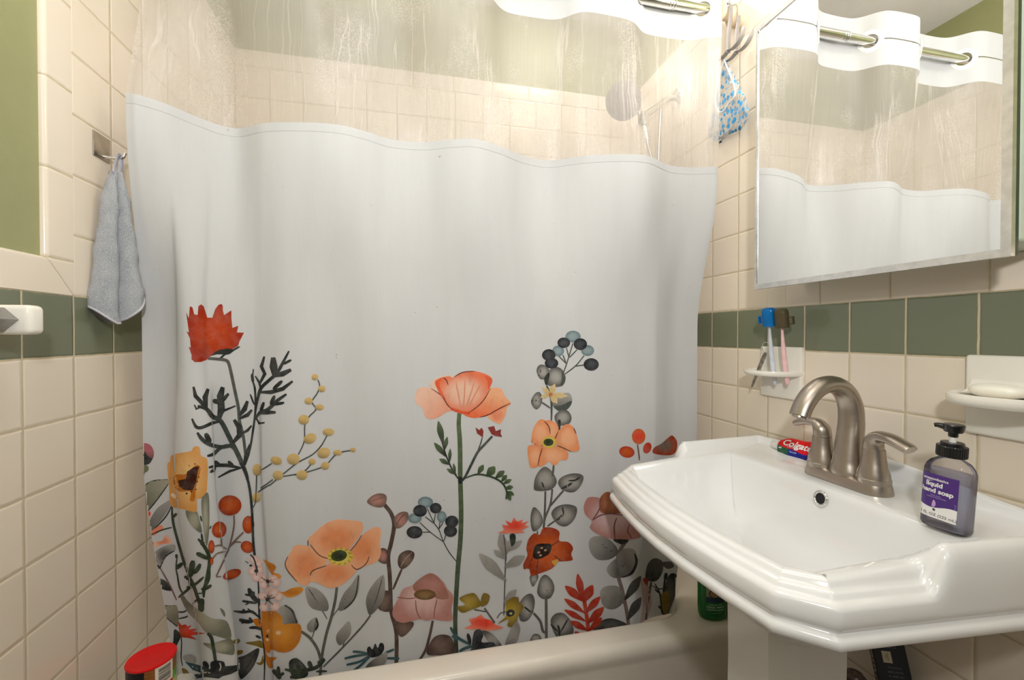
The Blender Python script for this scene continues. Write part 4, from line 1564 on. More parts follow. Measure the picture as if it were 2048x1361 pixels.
# blue-black berries
for pts in ([(1135, 195), (1180, 290), (1215, 340), (1245, 420), (1290, 500), (1340, 560)], [(1120, 250), (1180, 295)], [(1190, 230), (1180, 290)], [(1085, 290), (1155, 355), (1245, 420)], [(1100, 355), (1152, 355)], [(1222, 280), (1215, 332)], [(1242, 290), (1215, 332)], [(1262, 370), (1248, 415)]):
    D.st(pts, 6, INK, taper=0.1)
for x, y, rx, ry in ((1122, 152, 52, 38), (1050, 260, 46, 34), (1233, 250, 33, 38)):
    D.ell(x, y, rx, ry, 0, BLU, BLU2)
for x, y, rx, ry in ((1085, 210, 47, 40), (1192, 192, 40, 36), (1302, 283, 45, 41), (1293, 347, 45, 40), (1048, 355, 54, 42)):
    D.ell(x, y, rx, ry, 0, BER, BER2)
# pink peony
D.st([(1172, 955), (1150, 1060), (1120, 1160), (1065, 1245)], 18, BRN, taper=0.1)
D.poly([(912, 960), (1040, 965), (1010, 1030), (950, 1062)], BRN2, BRN)
D.poly([(1165, 1085), (1220, 1050), (1290, 1060), (1320, 1120), (1320, 1195), (1220, 1190), (1130, 1180)], BRN2, BRN)
D.st([(1180, 1110), (1240, 1130), (1310, 1170)], 9, rgb(60, 44, 38))
D.poly([(1040, 710), (1130, 640), (1190, 645), (1250, 700), (1272, 740), (1312, 790), (1300, 880), (1306, 950), (1240, 955), (1175, 945), (1130, 955), (1080, 945), (970, 970), (910, 940), (900, 880), (940, 800), (970, 740)], PNK, PNK2)
D.poly([(1040, 710), (1130, 640), (1190, 645), (1250, 720), (1282, 800), (1200, 805), (1130, 745), (1060, 762)], PNK2, rgb(166, 112, 96))
D.ell(1118, 778, 75, 36, 0, rgb(150, 116, 70), rgb(110, 80, 48))
for pts in ([(1055, 815), (1062, 890), (1090, 945)], [(930, 795), (1000, 805), (1055, 800)], [(1200, 810), (1185, 880), (1180, 940)]):
    D.st(pts, 8, rgb(150, 100, 92))
# ---- tall poppy on the green stem
LAYER[0] = 0
E = Fr(780, 700, 4.2536)
E.st([(590, 540), (585, 640), (595, 800), (598, 1100), (605, 1361), (600, 1600), (575, 1900), (555, 2300), (568, 2600)], 40, GRN2, MOS, taper=0.15)
E.st([(598, 1080), (600, 1140)], 34, BER2)
E.poly([(340, 282), (400, 240), (500, 215), (532, 235), (480, 310), (400, 352), (345, 325)], SAL, rgb(232, 204, 186))
E.poly([(210, 400), (235, 335), (285, 318), (350, 330), (410, 360), (470, 420), (532, 512), (480, 530), (420, 570), (350, 590), (300, 570), (275, 500), (225, 460)], SAL, SAL2, axis=((260, 400), (560, 620)))
E.poly([(830, 570), (920, 520), (990, 490), (985, 550), (940, 626), (900, 620)], SAL2, PEA)
E.poly([(850, 330), (940, 330), (980, 400), (1028, 455), (990, 490), (870, 550), (760, 576), (700, 580), (630, 550), (700, 500), (800, 410)], PEA, rgb(236, 110, 62), axis=((900, 380), (820, 590)))
E.poly([(382, 270), (430, 240), (500, 225), (540, 235), (620, 190), (720, 182), (820, 210), (870, 252), (850, 322), (800, 410), (720, 490), (660, 542), (600, 532), (520, 500), (440, 400), (400, 330)], SAL, rgb(236, 120, 78))
for x in (480, 560, 640, 720, 780):
    E.st([(x, 250 + abs(x - 640) * 0.2), (lerp(x, 620, 0.35), 380), (lerp(x, 620, 0.8), 520)], 12, rgb(226, 150, 120), taper=0.8)
E.st([(520, 500), (570, 520), (620, 535), (680, 540)], 26, rgb(226, 84, 40))
E.poly([(800, 220), (868, 252), (850, 322), (835, 340), (830, 270)], rgb(232, 96, 52))
E.poly([(384, 275), (440, 242), (420, 300), (450, 370), (470, 420), (430, 385), (400, 330)], rgb(232, 96, 52))
for pts in ([(350, 330), (440, 392), (490, 470), (540, 515)], [(855, 330), (795, 430), (735, 490), (660, 542)], [(455, 238), (480, 260), (495, 300)], [(545, 232), (620, 192), (720, 182)], [(1025, 455), (940, 495), (830, 555), (760, 575)]):
    E.st(pts, 9, rgb(120, 50, 36), taper=0.6)
for p, q, w in (((410, 605), (455, 815), 54), ((487, 740), (460, 862), 38), ((375, 790), (482, 915), 46), ((513, 840), (505, 965), 30), ((420, 928), (507, 978), 40), ((540, 965), (557, 1060), 26), ((483, 1012), (570, 1064), 34)):
    E.leaf(p, q, w, GRN2, INK)
E.st([(440, 770), (470, 880), (520, 1000), (555, 1060), (600, 1122)], 14, INK)
E.st([(785, 745), (770, 800), (745, 862)], 11, INK2)
E.st([(870, 735), (800, 810), (745, 872), (690, 980), (640, 1080), (602, 1125)], 22, INK2, INK, taper=0.2)
E.poly([(726, 660), (760, 682), (780, 662), (795, 690), (790, 746), (742, 712)], MAR, smooth=False)
E.poly([(830, 660), (885, 648), (900, 692), (945, 675), (940, 712), (953, 742), (890, 732), (862, 716)], MAR, smooth=False)
E.st([(640, 1092), (740, 1060), (860, 1080), (950, 1130), (990, 1200), (985, 1272)], 16, GRN)
for p, q, w in (((795, 978), (745, 1062), 46), ((892, 993), (820, 1080), 70), ((972, 1030), (895, 1092), 52), ((993, 1065), (945, 1122), 40), ((1033, 1103), (960, 1140), 36), ((1047, 1165), (975, 1180), 40), ((1055, 1235), (985, 1205), 40), ((1026, 1282), (990, 1215), 40)):
    E.leaf(p, q, w, GRN2, GRN)
# ---- right stem: berries, grey leaves, peach flower
LAYER[0] = 0
F = Fr(1020, 640, 4.2545)
for pts in ([(480, 240), (500, 315)], [(535, 200), (500, 315), (480, 380), (455, 450)], [(570, 255), (505, 322)], [(450, 300), (478, 372)], [(415, 310), (478, 372)], [(630, 305), (560, 390), (468, 462)], [(558, 395), (628, 385)]):
    F.st(pts, 10, INK2, taper=0.1)
for x, y, rx, ry in ((536, 143, 65, 50), (410, 265, 50, 46), (660, 262, 55, 46)):
    F.ell(x, y, rx, ry, 0, BLU, BLU2)
F.poly([(225, 430), (245, 388), (290, 385), (335, 430), (325, 490), (270, 508), (240, 480)], GRY, GRY2)
F.st([(250, 395), (262, 440), (240, 480)], 14, INK)
F.poly([(300, 530), (335, 430), (390, 400), (445, 425), (473, 490), (455, 550), (400, 572), (330, 560)], GRY, GRY2)
F.poly([(440, 430), (472, 490), (460, 545), (430, 565), (440, 490)], INK2)
F.poly([(290, 500), (330, 450), (335, 480), (310, 560)], INK)
for x, y, rx, ry in ((457, 196, 54, 45), (598, 208, 57, 50), (330, 300, 58, 50), (353, 370, 58, 45), (690, 380, 65, 53)):
    F.ell(x, y, rx, ry, 0, BER, BER2)
F.poly([(178, 690), (210, 630), (250, 615), (273, 660), (266, 720), (230, 762), (195, 740)], GRY, GRY2)
F.st([(180, 690), (225, 690), (268, 700)], 20, INK2)
F.poly([(360, 720), (400, 650), (490, 620), (526, 660), (520, 720), (470, 772), (412, 776)], GRY, GRY2, axis=((450, 640), (450, 770)))
F.poly([(372, 735), (440, 725), (522, 690), (512, 735), (470, 772), (412, 776)], INK2)
F.poly([(378, 822), (430, 770), (490, 773), (523, 830), (500, 886), (412, 896)], GRY, GRY2)
F.st([(265, 700), (300, 722), (342, 752)], 14, GRY2)
F.st([(312, 560), (330, 610), (352, 690), (352, 862)], 18, INK2)
F.st([(420, 850), (414, 942)], 26, INK)
for q, w in (((382, 545), 52), ((272, 572), 42), ((255, 662), 36), ((402, 712), 54), ((490, 650), 48)):
    F.leaf((342, 635), q, w, rgb(200, 170, 110), rgb(222, 200, 152), belly=0.62)
F.ell(345, 635, 17, 16, 0, rgb(196, 110, 60))
F.st([(372, 1230), (366, 1290), (360, 1330)], 18, GRY2)
for pts in ([(150, 1082), (200, 1065), (272, 1075), (280, 1120), (258, 1200), (235, 1250), (175, 1256), (158, 1200)], [(240, 1240), (275, 1080), (340, 1060), (420, 1080), (490, 1122), (485, 1190), (422, 1195), (405, 1225), (362, 1236), (330, 1205), (290, 1236)],
            [(400, 965), (470, 890), (530, 905), (560, 960), (586, 1060), (586, 1110), (520, 1122), (440, 1086), (380, 1040)], [(300, 870), (350, 858), (400, 890), (412, 940), (370, 1020), (320, 1010)], [(180, 1010), (200, 920), (245, 855), (290, 852), (330, 900), (342, 970), (300, 1020), (272, 1072), (222, 1070), (182, 1040)]):
    F.poly(pts, PEA, PEA2)
for pts in ([(180, 1030), (225, 1066), (275, 1074)], [(410, 950), (382, 1010), (360, 1030)], [(275, 1090), (250, 1170), (238, 1242)], [(400, 1070), (450, 1090), (520, 1122)], [(540, 920), (562, 970)], [(290, 862), (330, 910), (342, 970)]):
    F.st(pts, 9, rgb(120, 64, 44), taper=0.6)
F.ell(333, 1043, 63, 53, 0, YEL, rgb(214, 180, 76))
F.ell(327, 1042, 43, 32, 0, rgb(40, 44, 26), rgb(70, 78, 40))
# ---- below: grey leaves, rust flower, red fern, small flowers
LAYER[0] = 0
G = Fr(860, 920, 3.4026)
for pts, w in (([(785, 215), (782, 330), (775, 465)], 14), ([(832, 200), (820, 300), (782, 400), (772, 465)], 14), ([(908, 210), (860, 265), (818, 315)], 14), ([(852, 415), (800, 452)], 12), ([(730, 485), (732, 515)], 10), ([(790, 940), (792, 1240)], 20), ([(705, 1045), (750, 1100), (768, 1165), (790, 1178)], 18),
               ([(515, 650), (512, 740), (505, 960), (502, 1060)], 9), ([(370, 1010), (415, 1075), (440, 1112)], 14), ([(300, 1020), (380, 1035)], 10), ([(455, 1080), (480, 1045), (520, 1035)], 8)):
    G.st(pts, w, GRY2, taper=0.1)
for pts, ax in (([(705, 190), (720, 110), (775, 48), (830, 80), (863, 150), (830, 200), (770, 213), (720, 210)], ((775, 60), (785, 210))), ([(870, 160), (900, 115), (980, 92), (1042, 110), (1030, 170), (980, 220), (910, 210)], ((1035, 120), (890, 200))), ([(825, 370), (860, 320), (930, 303), (998, 325), (985, 400), (930, 452), (870, 440)], ((960, 320), (850, 420))),
                ([(683, 420), (690, 350), (710, 322), (750, 360), (769, 420), (740, 470), (700, 486)], ((712, 335), (730, 480))), ([(680, 790), (720, 770), (738, 802), (705, 862), (685, 840)], ((720, 780), (700, 850))), ([(730, 882), (750, 810), (785, 782), (830, 820), (847, 880), (820, 940), (770, 948), (735, 920)], ((785, 790), (790, 945))),
                ([(604, 992), (640, 930), (690, 912), (713, 960), (700, 1040), (660, 1096), (610, 1090)], ((650, 930), (700, 1045))), ([(820, 1100), (850, 1050), (910, 1045), (965, 1110), (971, 1190), (880, 1205), (850, 1190)], ((860, 1060), (880, 1200))), ([(680, 1245), (700, 1190), (742, 1190), (757, 1232)], ((700, 1190), (720, 1250)))):
    G.poly(pts, GRY, GRY2, axis=None)
    m0 = (lerp(ax[0][0], ax[1][0], 0.45), lerp(ax[0][1], ax[1][1], 0.45))
    G.st([m0, ((m0[0] + ax[1][0]) / 2 + 5, (m0[1] + ax[1][1]) / 2), ax[1]], 16, INK, taper=0.8)
for pts in ([(940, 80 + 62), (985, 140), (1020, 118)], [(760, 150), (775, 190)], [(900, 320), (910, 370)], [(820, 1120), (870, 1170)], [(940, 1080), (890, 1170)], [(640, 1000), (690, 1040)]):
    G.st(pts, 12, INK, taper=0.8)
G.poly([(655, 602), (670, 540), (710, 500), (745, 510), (770, 465), (830, 462), (880, 490), (880, 550), (940, 560), (973, 600), (960, 642), (971, 680), (930, 690), (870, 695), (830, 740), (740, 776), (690, 790), (672, 740), (640, 746), (634, 710), (662, 650)], RUST, RUST2)
for pts in ([(750, 515), (745, 570)], [(875, 552), (820, 590)], [(840, 650), (900, 692)], [(700, 660), (665, 745)], [(735, 680), (722, 770)]):
    G.st(pts, 9, rgb(120, 40, 12), taper=0.6)
G.poly([(828, 690), (872, 680), (852, 722)], rgb(220, 170, 80))
G.poly([(700, 640), (720, 580), (780, 570), (826, 580), (810, 640), (742, 675), (708, 670)], rgb(50, 26, 20), rgb(24, 12, 10))
for x, y in ((760, 600), (740, 630), (785, 615), (752, 650)):
    G.ell(x, y, 10, 7, -20, rgb(190, 160, 130))
G.st([(1040, 900), (1055, 1000), (1070, 1100), (1075, 1175)], 26, RFN, taper=0.1)
for p, q, w in (((1003, 775), (1040, 960), 50), ((918, 858), (1045, 965), 56), ((1106, 852), (1040, 975), 66), ((913, 945), (1055, 1045), 44), ((1157, 930), (1055, 1045), 50), ((913, 1020), (1062, 1100), 40), ((1182, 1002), (1068, 1115), 56), ((955, 1097), (1072, 1162), 46), ((1168, 1073), (1078, 1165), 46), ((980, 1170), (1030, 1190), 22)):
    G.leaf(p, q, w, RFN, rgb(160, 42, 24))
for p, q, w in (((478, 498), (512, 662), 66), ((545, 540), (515, 650), 40), ((627, 548), (520, 625), 44), ((432, 612), (512, 675), 40), ((647, 655), (503, 732), 70), ((333, 637), (520, 826), 76), ((588, 883), (498, 972), 52)):
    G.leaf(p, q, w, GRY, rgb(140, 136, 130))
G.st([(500, 505), (515, 640), (514, 690)], 9, GRY2)
G.poly([(540, 515), (562, 500), (580, 515), (578, 560), (555, 590), (548, 570)], GRN, INK)
G.poly([(458, 495), (505, 478), (488, 440), (534, 450), (510, 410), (552, 430), (569, 390), (592, 420), (632, 405), (622, 430), (673, 415), (640, 448), (679, 450), (620, 480), (649, 495), (570, 500), (500, 500)], COR, COR2, smooth=False)
G.poly([(200, 940), (290, 905), (330, 940), (347, 990), (280, 1020), (220, 1040), (183, 1000), (240, 985)], OLV, OLV2)
G.poly([(350, 930), (370, 905), (406, 925), (390, 980), (345, 996)], OLV2)
G.poly([(460, 1115), (515, 1060), (512, 975), (560, 935), (600, 935), (606, 965), (636, 1000), (600, 1060), (590, 1110), (560, 1136), (525, 1130), (530, 1085)], OLV, OLV2)
G.ell(545, 1042, 30, 24, -20, INK)
G.ell(548, 1045, 10, 8, 0, rgb(210, 190, 150))
G.poly([(505, 1270), (530, 1190), (560, 1130), (590, 1100), (613, 1150), (590, 1230), (545, 1280)], GRY, rgb(150, 146, 138))
G.poly([(353, 1165), (420, 1180), (480, 1250), (490, 1285), (430, 1275)], GRY, GRY2)
G.leaf((602, 1213), (490, 1282), 40, GRY, GRY2)
for pts in ([(140, 1138), (185, 1205), (280, 1258)], [(150, 1195), (190, 1225)], [(200, 1302), (240, 1280), (285, 1268)], [(350, 1255), (425, 1265)]):
    G.st(pts, 20, TEAL, taper=0.3)
G.poly([(280, 1285), (300, 1170), (340, 1153), (362, 1190), (352, 1240), (430, 1240), (442, 1285), (380, 1300), (330, 1290), (262, 1312)], BER2, BER)
G.ell(266, 1215, 13, 38, -15, BER2)
G.poly([(230, 1146), (285, 1120), (263, 1085), (312, 1072), (346, 1050), (370, 1078), (412, 1090), (442, 1120), (503, 1140), (450, 1156), (380, 1162), (330, 1150), (280, 1152)], COR, COR2, smooth=False)
# ---- right end
LAYER[0] = 0
I = Fr(1120, 820, 2.959)
I.st([(458, 205), (466, 262), (470, 300)], 10, BRN2)
I.ell(465, 158, 40, 46, 0, COR, RUST)
I.ell(395, 250, 46, 34, 10, RUST, RFN)
I.ell(516, 226, 24, 34, 20, RFN)
I.poly([(556, 225), (600, 200), (640, 165), (665, 153), (692, 190), (684, 250), (640, 270), (553, 258)], BRN2, RUST2)
I.poly([(140, 572), (165, 520), (220, 518), (246, 525), (286, 486), (332, 560), (372, 612), (432, 690), (478, 750), (430, 766), (380, 772), (320, 768), (240, 746), (177, 702), (187, 660), (150, 622)], rgb(226, 192, 192), PNK2)
I.poly([(235, 525), (290, 486), (345, 580), (372, 612), (300, 612), (240, 605)], rgb(190, 120, 86), rgb(160, 92, 60))
for pts in ([(190, 655), (240, 625), (300, 615), (370, 625)], [(325, 770), (320, 690), (335, 640)], [(425, 760), (400, 720), (410, 680)], [(240, 530), (232, 590), (190, 655)]):
    I.st(pts, 8, rgb(130, 84, 84))
I.poly([(315, 768), (390, 768), (405, 775), (380, 798), (340, 788)], INK)
I.st([(385, 782), (348, 850), (336, 950), (368, 1070), (395, 1200), (405, 1285)], 22, rgb(120, 108, 106), BRN2, taper=0.1)
for pts, ax in (([(170, 782), (200, 750), (270, 755), (325, 800), (342, 850), (290, 886), (220, 886), (180, 842)], ((190, 760), (330, 850))), ([(330, 935), (345, 850), (390, 820), (440, 830), (456, 890), (430, 960), (370, 995), (335, 975)], ((440, 850), (340, 960))), ([(274, 942), (310, 895), (336, 890), (340, 988), (300, 986)], ((280, 945), (338, 950))), ([(236, 1082), (270, 1045), (340, 1045), (373, 1092), (365, 1150), (310, 1182), (255, 1160)], ((255, 1060), (375, 1145)))):
    I.poly(pts, GRY, GRY2, axis=ax)
    I.st([(lerp(ax[0][0], ax[1][0], 0.4), lerp(ax[0][1], ax[1][1], 0.4)), (lerp(ax[0][0], ax[1][0], 0.7), lerp(ax[0][1], ax[1][1], 0.7) + 4), ax[1]], 11, INK, taper=0.8)
I.st([(440, 850), (452, 900), (425, 965), (370, 992)], 16, INK, taper=0.7)
I.leaf((478, 985), (380, 1130), 54, GRY2, INK)
I.leaf((478, 1110), (398, 1245), 54, GRY2, INK)
I.poly([(188, 1302), (240, 1250), (312, 1235), (396, 1272), (300, 1290)], GRY2, INK)
I.poly([(480, 1010), (520, 1040), (540, 1150), (500, 1262), (475, 1262), (488, 1150)], rgb(196, 170, 166))
I.st([(538, 1020), (520, 1130), (505, 1265)], 16, GRY2)
I.poly([(503, 985), (520, 910), (560, 878), (606, 900), (605, 960), (570, 1012), (520, 1012)], GRY2, INK, axis=((560, 890), (540, 1010)))
I.poly([(488, 1000), (520, 1000), (512, 1042)], RUST2)
I.poly([(600, 905), (655, 900), (672, 930), (630, 940)], GRY2)
I.poly([(640, 985), (692, 980), (690, 1062), (652, 1180), (622, 1242), (600, 1160)], GRY2, INK)
for pts, w in (([(560, 1030), (590, 1090), (600, 1180), (618, 1240)], 10), ([(620, 1000), (612, 1100), (600, 1200)], 16), ([(628, 965), (622, 1010)], 22), ([(580, 1160), (610, 1190)], 12), ([(560, 1060), (585, 1085)], 10), ([(540, 1040), (590, 1060), (640, 1050)], 6)):
    I.st(pts, w, INK, taper=0.5)
I.poly([(600, 1090), (640, 1080), (650, 1150), (625, 1215), (605, 1180)], OLV2)


curt.part('fabric_panel', fab, [M['fabric'], M['print']], angle=80, colors=True)
hem = thick((hem_v, hem_f), -0.0006)
curt.part('stitched_hem', (hem[0], hem[1]), M['fabric'], angle=80)

# ------------------------------------------------------------------ towel bar on the left wall
tbz = EYE.z + 0.021
tbar = Thing('towel_bar', 'square metal towel bar in a white ceramic bracket on the left wall', 'towel bar', (-0.56, 0.52, tbz))
for y0_, y1_ in ((0.7485, 0.7765), (0.255, 0.283)):
    tbar.part('bracket', B().add(rbox(XL - 0.004, -0.5155, y0_, y1_, tbz - 0.021, tbz + 0.021, 0.0075, 4)).add(rbox(XL - 0.002, XL + 0.012, y0_ - 0.018, y1_ + 0.018, tbz - 0.038, tbz + 0.038, 0.005, 3)), M['ceramic'], label='white ceramic bracket')
hd_ = 0.0165
bx = -0.5445
bar_mat = None
mb, nt = newmat('ribbed grey metal')
N = NT(nt)
sp_ = N.n('ShaderNodeSeparateXYZ')
N.l(N.pos(), sp_.inputs[0])
rib = N.m('SINE', N.m('MULTIPLY', sp_.outputs['Z'], 3400.0))
p = N.bsdf(Base_Color=N.mix(N.ss(rib, -0.6, 0.6), (0.30, 0.29, 0.28), (0.50, 0.485, 0.47)), Metallic=0.85, Roughness=0.38)
N.l(N.bump(rib, 0.0004, 0.7), p.inputs['Normal'])
N.out(p.outputs[0])
tbar.part('bar', prism([(bx - hd_, tbz), (bx, tbz - hd_), (bx + hd_, tbz), (bx, tbz + hd_)], 'Y', 0.262, 0.762), mb, label='ribbed square metal bar')

# ------------------------------------------------------------------ adhesive hook and face cloth
hk = Thing('wall_hook', 'small square steel hook stuck on the tiles left of the curtain', 'hook', (XL, 1.036, 1.497))
hk.part('plate', rbox(XL - 0.0002, XL + 0.0022, 1.012, 1.060, 1.473, 1.521, 0.001, 2), plain('brushed steel plate', (0.46, 0.42, 0.37), 0.3, 1.0, noise=0.08))
hk.part('prong', tube(smooth_path([(XL + 0.0005, 1.040, 1.480), (XL + 0.012, 1.041, 1.4795), (XL + 0.025, 1.043, 1.4795), (XL + 0.033, 1.044, 1.483), (XL + 0.0365, 1.0445, 1.492)], 5), 0.0030, 12), M['chrome'])

mt_, nt = newmat('grey blue terry cloth')
N = NT(nt)
P_ = N.pos()
f1 = N.noise(P_, 650, 3, 0.6)
f2 = N.noise(P_, 30, 4, 0.6)
c_ = N.mix(N.ss(f2, 0.3, 0.7), rgb(148, 155, 168), rgb(176, 180, 186))
c_ = N.mix(N.ss(f1, 0.35, 0.7), c_, rgb(205, 208, 212))
p = N.bsdf(Base_Color=c_, Roughness=0.95, Specular_IOR_Level=0.1, Sheen_Weight=0.3)
N.l(N.bump(N.m('ADD', f1, N.m('MULTIPLY', f2, 0.5)), 0.004, 0.9), p.inputs['Normal'])
N.out(p.outputs[0])
tw = Thing('hand_towel', 'small grey blue terry cloth hanging from the steel hook', 'towel', (-0.565, 1.04, 1.13))
ax_ = Vector((0.55, 0.835, 0.0)).normalized()
nx_ = Vector((ax_.y, -ax_.x, 0.0))          # towards the room
cen = Vector((-0.5600, 1.024, 0.0))


def towel_loop(tp, z, wid, k=44):
    """folded outline of the cloth at one height: two soft lobes with a deep crease between"""
    pts = []
    hemz = lambda q: 0.0
    for i in range(k):
        a = 2 * PI * i / k
        q = math.cos(a)
        front = math.sin(a)
        half = wid / 2
        lobes = 0.010 + 0.80 * half * (abs(math.sin(q * PI * 0.98)) ** 0.6) * (0.55 + 0.25 * (q > 0))
        off = (lobes * max(0, front) ** 0.6 if front > 0 else -0.004 * min(1, -front * 2)) - 0.012
        wob = 0.0009 * math.sin(z * 70 + q * 5) + 0.0006 * math.sin(z * 190 + q * 9)
        p_ = cen + ax_ * (q * half + wob) + nx_ * (off + wob)
        dz = 0.0
        if tp is not None:
            dz = tp * (0.060 * (1 - abs((q + 0.22) / 1.25) ** 1.3))
        pts.append((p_.x, p_.y, z - dz))
    return pts


ztop, zbot = 1.447, 1.206
loops = []
rows = 40
for j in range(rows + 1):
    t = j / rows
    wid = interp([(0, 0.019), (0.08, 0.028), (0.25, 0.046), (0.5, 0.060), (0.75, 0.076), (0.9, 0.090), (1, 0.090)], t)
    loops.append(towel_loop(sstep(0.35, 1.0, t), lerp(ztop, zbot, t), wid))
cloth = tw.part('cloth', fixn(loft(loops)), mt_, angle=70)
hemp = [Vector(p) for p in loops[-1]]
tw.part('hem', tube(hemp[1:22], 0.0022, 8), plain('pale hem stitching', rgb(190, 188, 196), 0.9), parent=cloth, label='pale stitched hem')
lpz = 1.4835
loop_pts = smooth_path([(-0.5635, 1.016, 1.442), (-0.5655, 1.028, 1.466), (-0.5675, 1.0395, 1.4840), (-0.5665, 1.0455, 1.4840), (-0.5635, 1.040, 1.466), (-0.561, 1.030, 1.442)], 6)
tw.part('hanging_loop', tube(loop_pts, 0.0042, 8, up=(1, 0, 0), ry=0.0012), plain('hanging tape', rgb(176, 178, 192), 0.9))


# ------------------------------------------------------------------ ceramic fixtures on the right wall
def boolean_cut(vf, cutters):
    """cut holes with the mesh boolean and return plain geometry"""
    def mk(v, f):
        me = bpy.data.meshes.new('work')
        me.from_pydata(v, [], f)
        o = bpy.data.objects.new('work', me)
        COL.objects.link(o)
        return o
    a = mk(*fixn(vf))
    objs = [a]
    for c in cutters:
        o = mk(*fixn(c))
        objs.append(o)
        md = a.modifiers.new('cut', 'BOOLEAN')
        md.operation = 'DIFFERENCE'
        md.object = o
        md.solver = 'EXACT'
    dg = bpy.context.evaluated_depsgraph_get()
    dg.update()
    me = bpy.data.meshes.new_from_object(a.evaluated_get(dg))
    r = ([tuple(p.co) for p in me.vertices], [list(p.vertices) for p in me.polygons])
    for o in objs:
        d = o.data
        bpy.data.objects.remove(o)
        bpy.data.meshes.remove(d)
    bpy.data.meshes.remove(me)
    return r


def half_tray(wc, hw, depth, z, thick_, dish=0.0):
    """rounded shelf standing out from the wall, its rim rolled"""
    def outline(s, zz):
        pts = []
        k = 36
        for i in range(k + 1):
            a = PI * i / k
            ca, sa = math.cos(a), math.sin(a)
            pts.append((XR - depth * s * (abs(sa) ** 0.62), wc + hw * s * math.copysign(abs(ca) ** 0.80, ca), zz))
        return pts
    t = thick_
    lp = [outline(0.86, z - t), outline(0.955, z - t * 0.9), outline(0.99, z - t * 0.6), outline(1.0, z - t * 0.3), outline(0.99, z - t * 0.05), outline(0.965, z + 0.0), outline(0.93, z - 0.0012), outline(0.86, z - 0.003 - dish), outline(0.4, z - 0.004 - dish)]
    return fixn(loft(lp))


def flare(wc, hw, z, depth, up_h):
    """cove that sweeps the plate out into the shelf"""
    v, f = [], []
    k, n = 8, 20
    for j in range(k + 1):
        a = PI / 2 * j / k
        out = depth * (1 - math.sin(a)) + 0.010
        zz = z + up_h * (1 - math.cos(a))
        for i in range(n + 1):
            v.append((XR - out, wc - hw + 2 * hw * i / n, zz))
    for j in range(k):
        for i in range(n):
            f.append((j * (n + 1) + i, j * (n + 1) + i + 1, (j + 1) * (n + 1) + i + 1, (j + 1) * (n + 1) + i))
    return v, f


PZ1, PZ0 = EYE.z - 0.030, EYE.z - 0.160
TZ = EYE.z - 0.088
wh = 0.9265
hold = Thing('toothbrush_holder', 'white ceramic toothbrush holder set into the tiles, left above the sink', 'toothbrush holder', (XR, wh, TZ))
hold.part('plate', rbox(XR - 0.0115, XR + 0.004, wh - 0.063, wh + 0.063, PZ0, PZ1, 0.005, 3), M['ceramic'])
holes = [(0.885, 0.9140), (0.885, 0.8790), (0.885, 0.949), (0.858, 0.9725)]
tray = half_tray(wh, 0.064, 0.092, TZ, 0.014)
cut = [lathe([(0.0078, TZ - 0.03), (0.0078, TZ + 0.03)], (x, y, 0), 20) for x, y in holes[:3]]
cut.append(lathe([(0.0075, TZ - 0.03), (0.0075, TZ + 0.03)], (0.876, 0.974, 0), 20))
hold.part('tray', boolean_cut(tray, cut), M['ceramic'], angle=50)

wd = 0.4820
dish = Thing('soap_dish', 'white ceramic soap dish set into the tiles above the liquid soap bottle', 'soap dish', (XR, wd, TZ))
dish.part('plate', rbox(XR - 0.0115, XR + 0.004, wd - 0.064, wd + 0.064, PZ0 - 0.004, PZ1 - 0.003, 0.005, 3), M['ceramic'])
dish.part('tray', half_tray(wd, 0.066, 0.094, TZ - 0.004, 0.019, 0.002), M['ceramic'], angle=50)
fl_ = flare(wd, 0.054, TZ - 0.006, 0.030, 0.030)
dish.part('cove', fl_, M['ceramic'], angle=60)

# soap bar
bm = bmesh.new()
bmesh.ops.create_icosphere(bm, subdivisions=4, radius=1.0)
sv = []
for v in bm.verts:
    x, y, z = v.co
    g = lambda q, e: math.copysign(abs(q) ** e, q)
    sv.append((0.866 + 0.0215 * g(x, 0.85), 0.4800 + 0.0325 * g(y, 0.85), TZ - 0.0095 + 0.0125 + 0.0115 * g(z, 0.9)))
bm.verts.index_update()
sf = [[v.index for v in f.verts] for f in bm.faces]
bm.free()
solo('soap_bar', (sv, sf), plain('white bar soap', rgb(244, 238, 226), 0.35, noise=0.02, Subsurface_Weight=0.2), 'white oval bar of soap lying on the ceramic soap dish', 'soap', (0.866, 0.48, TZ - 0.0095))


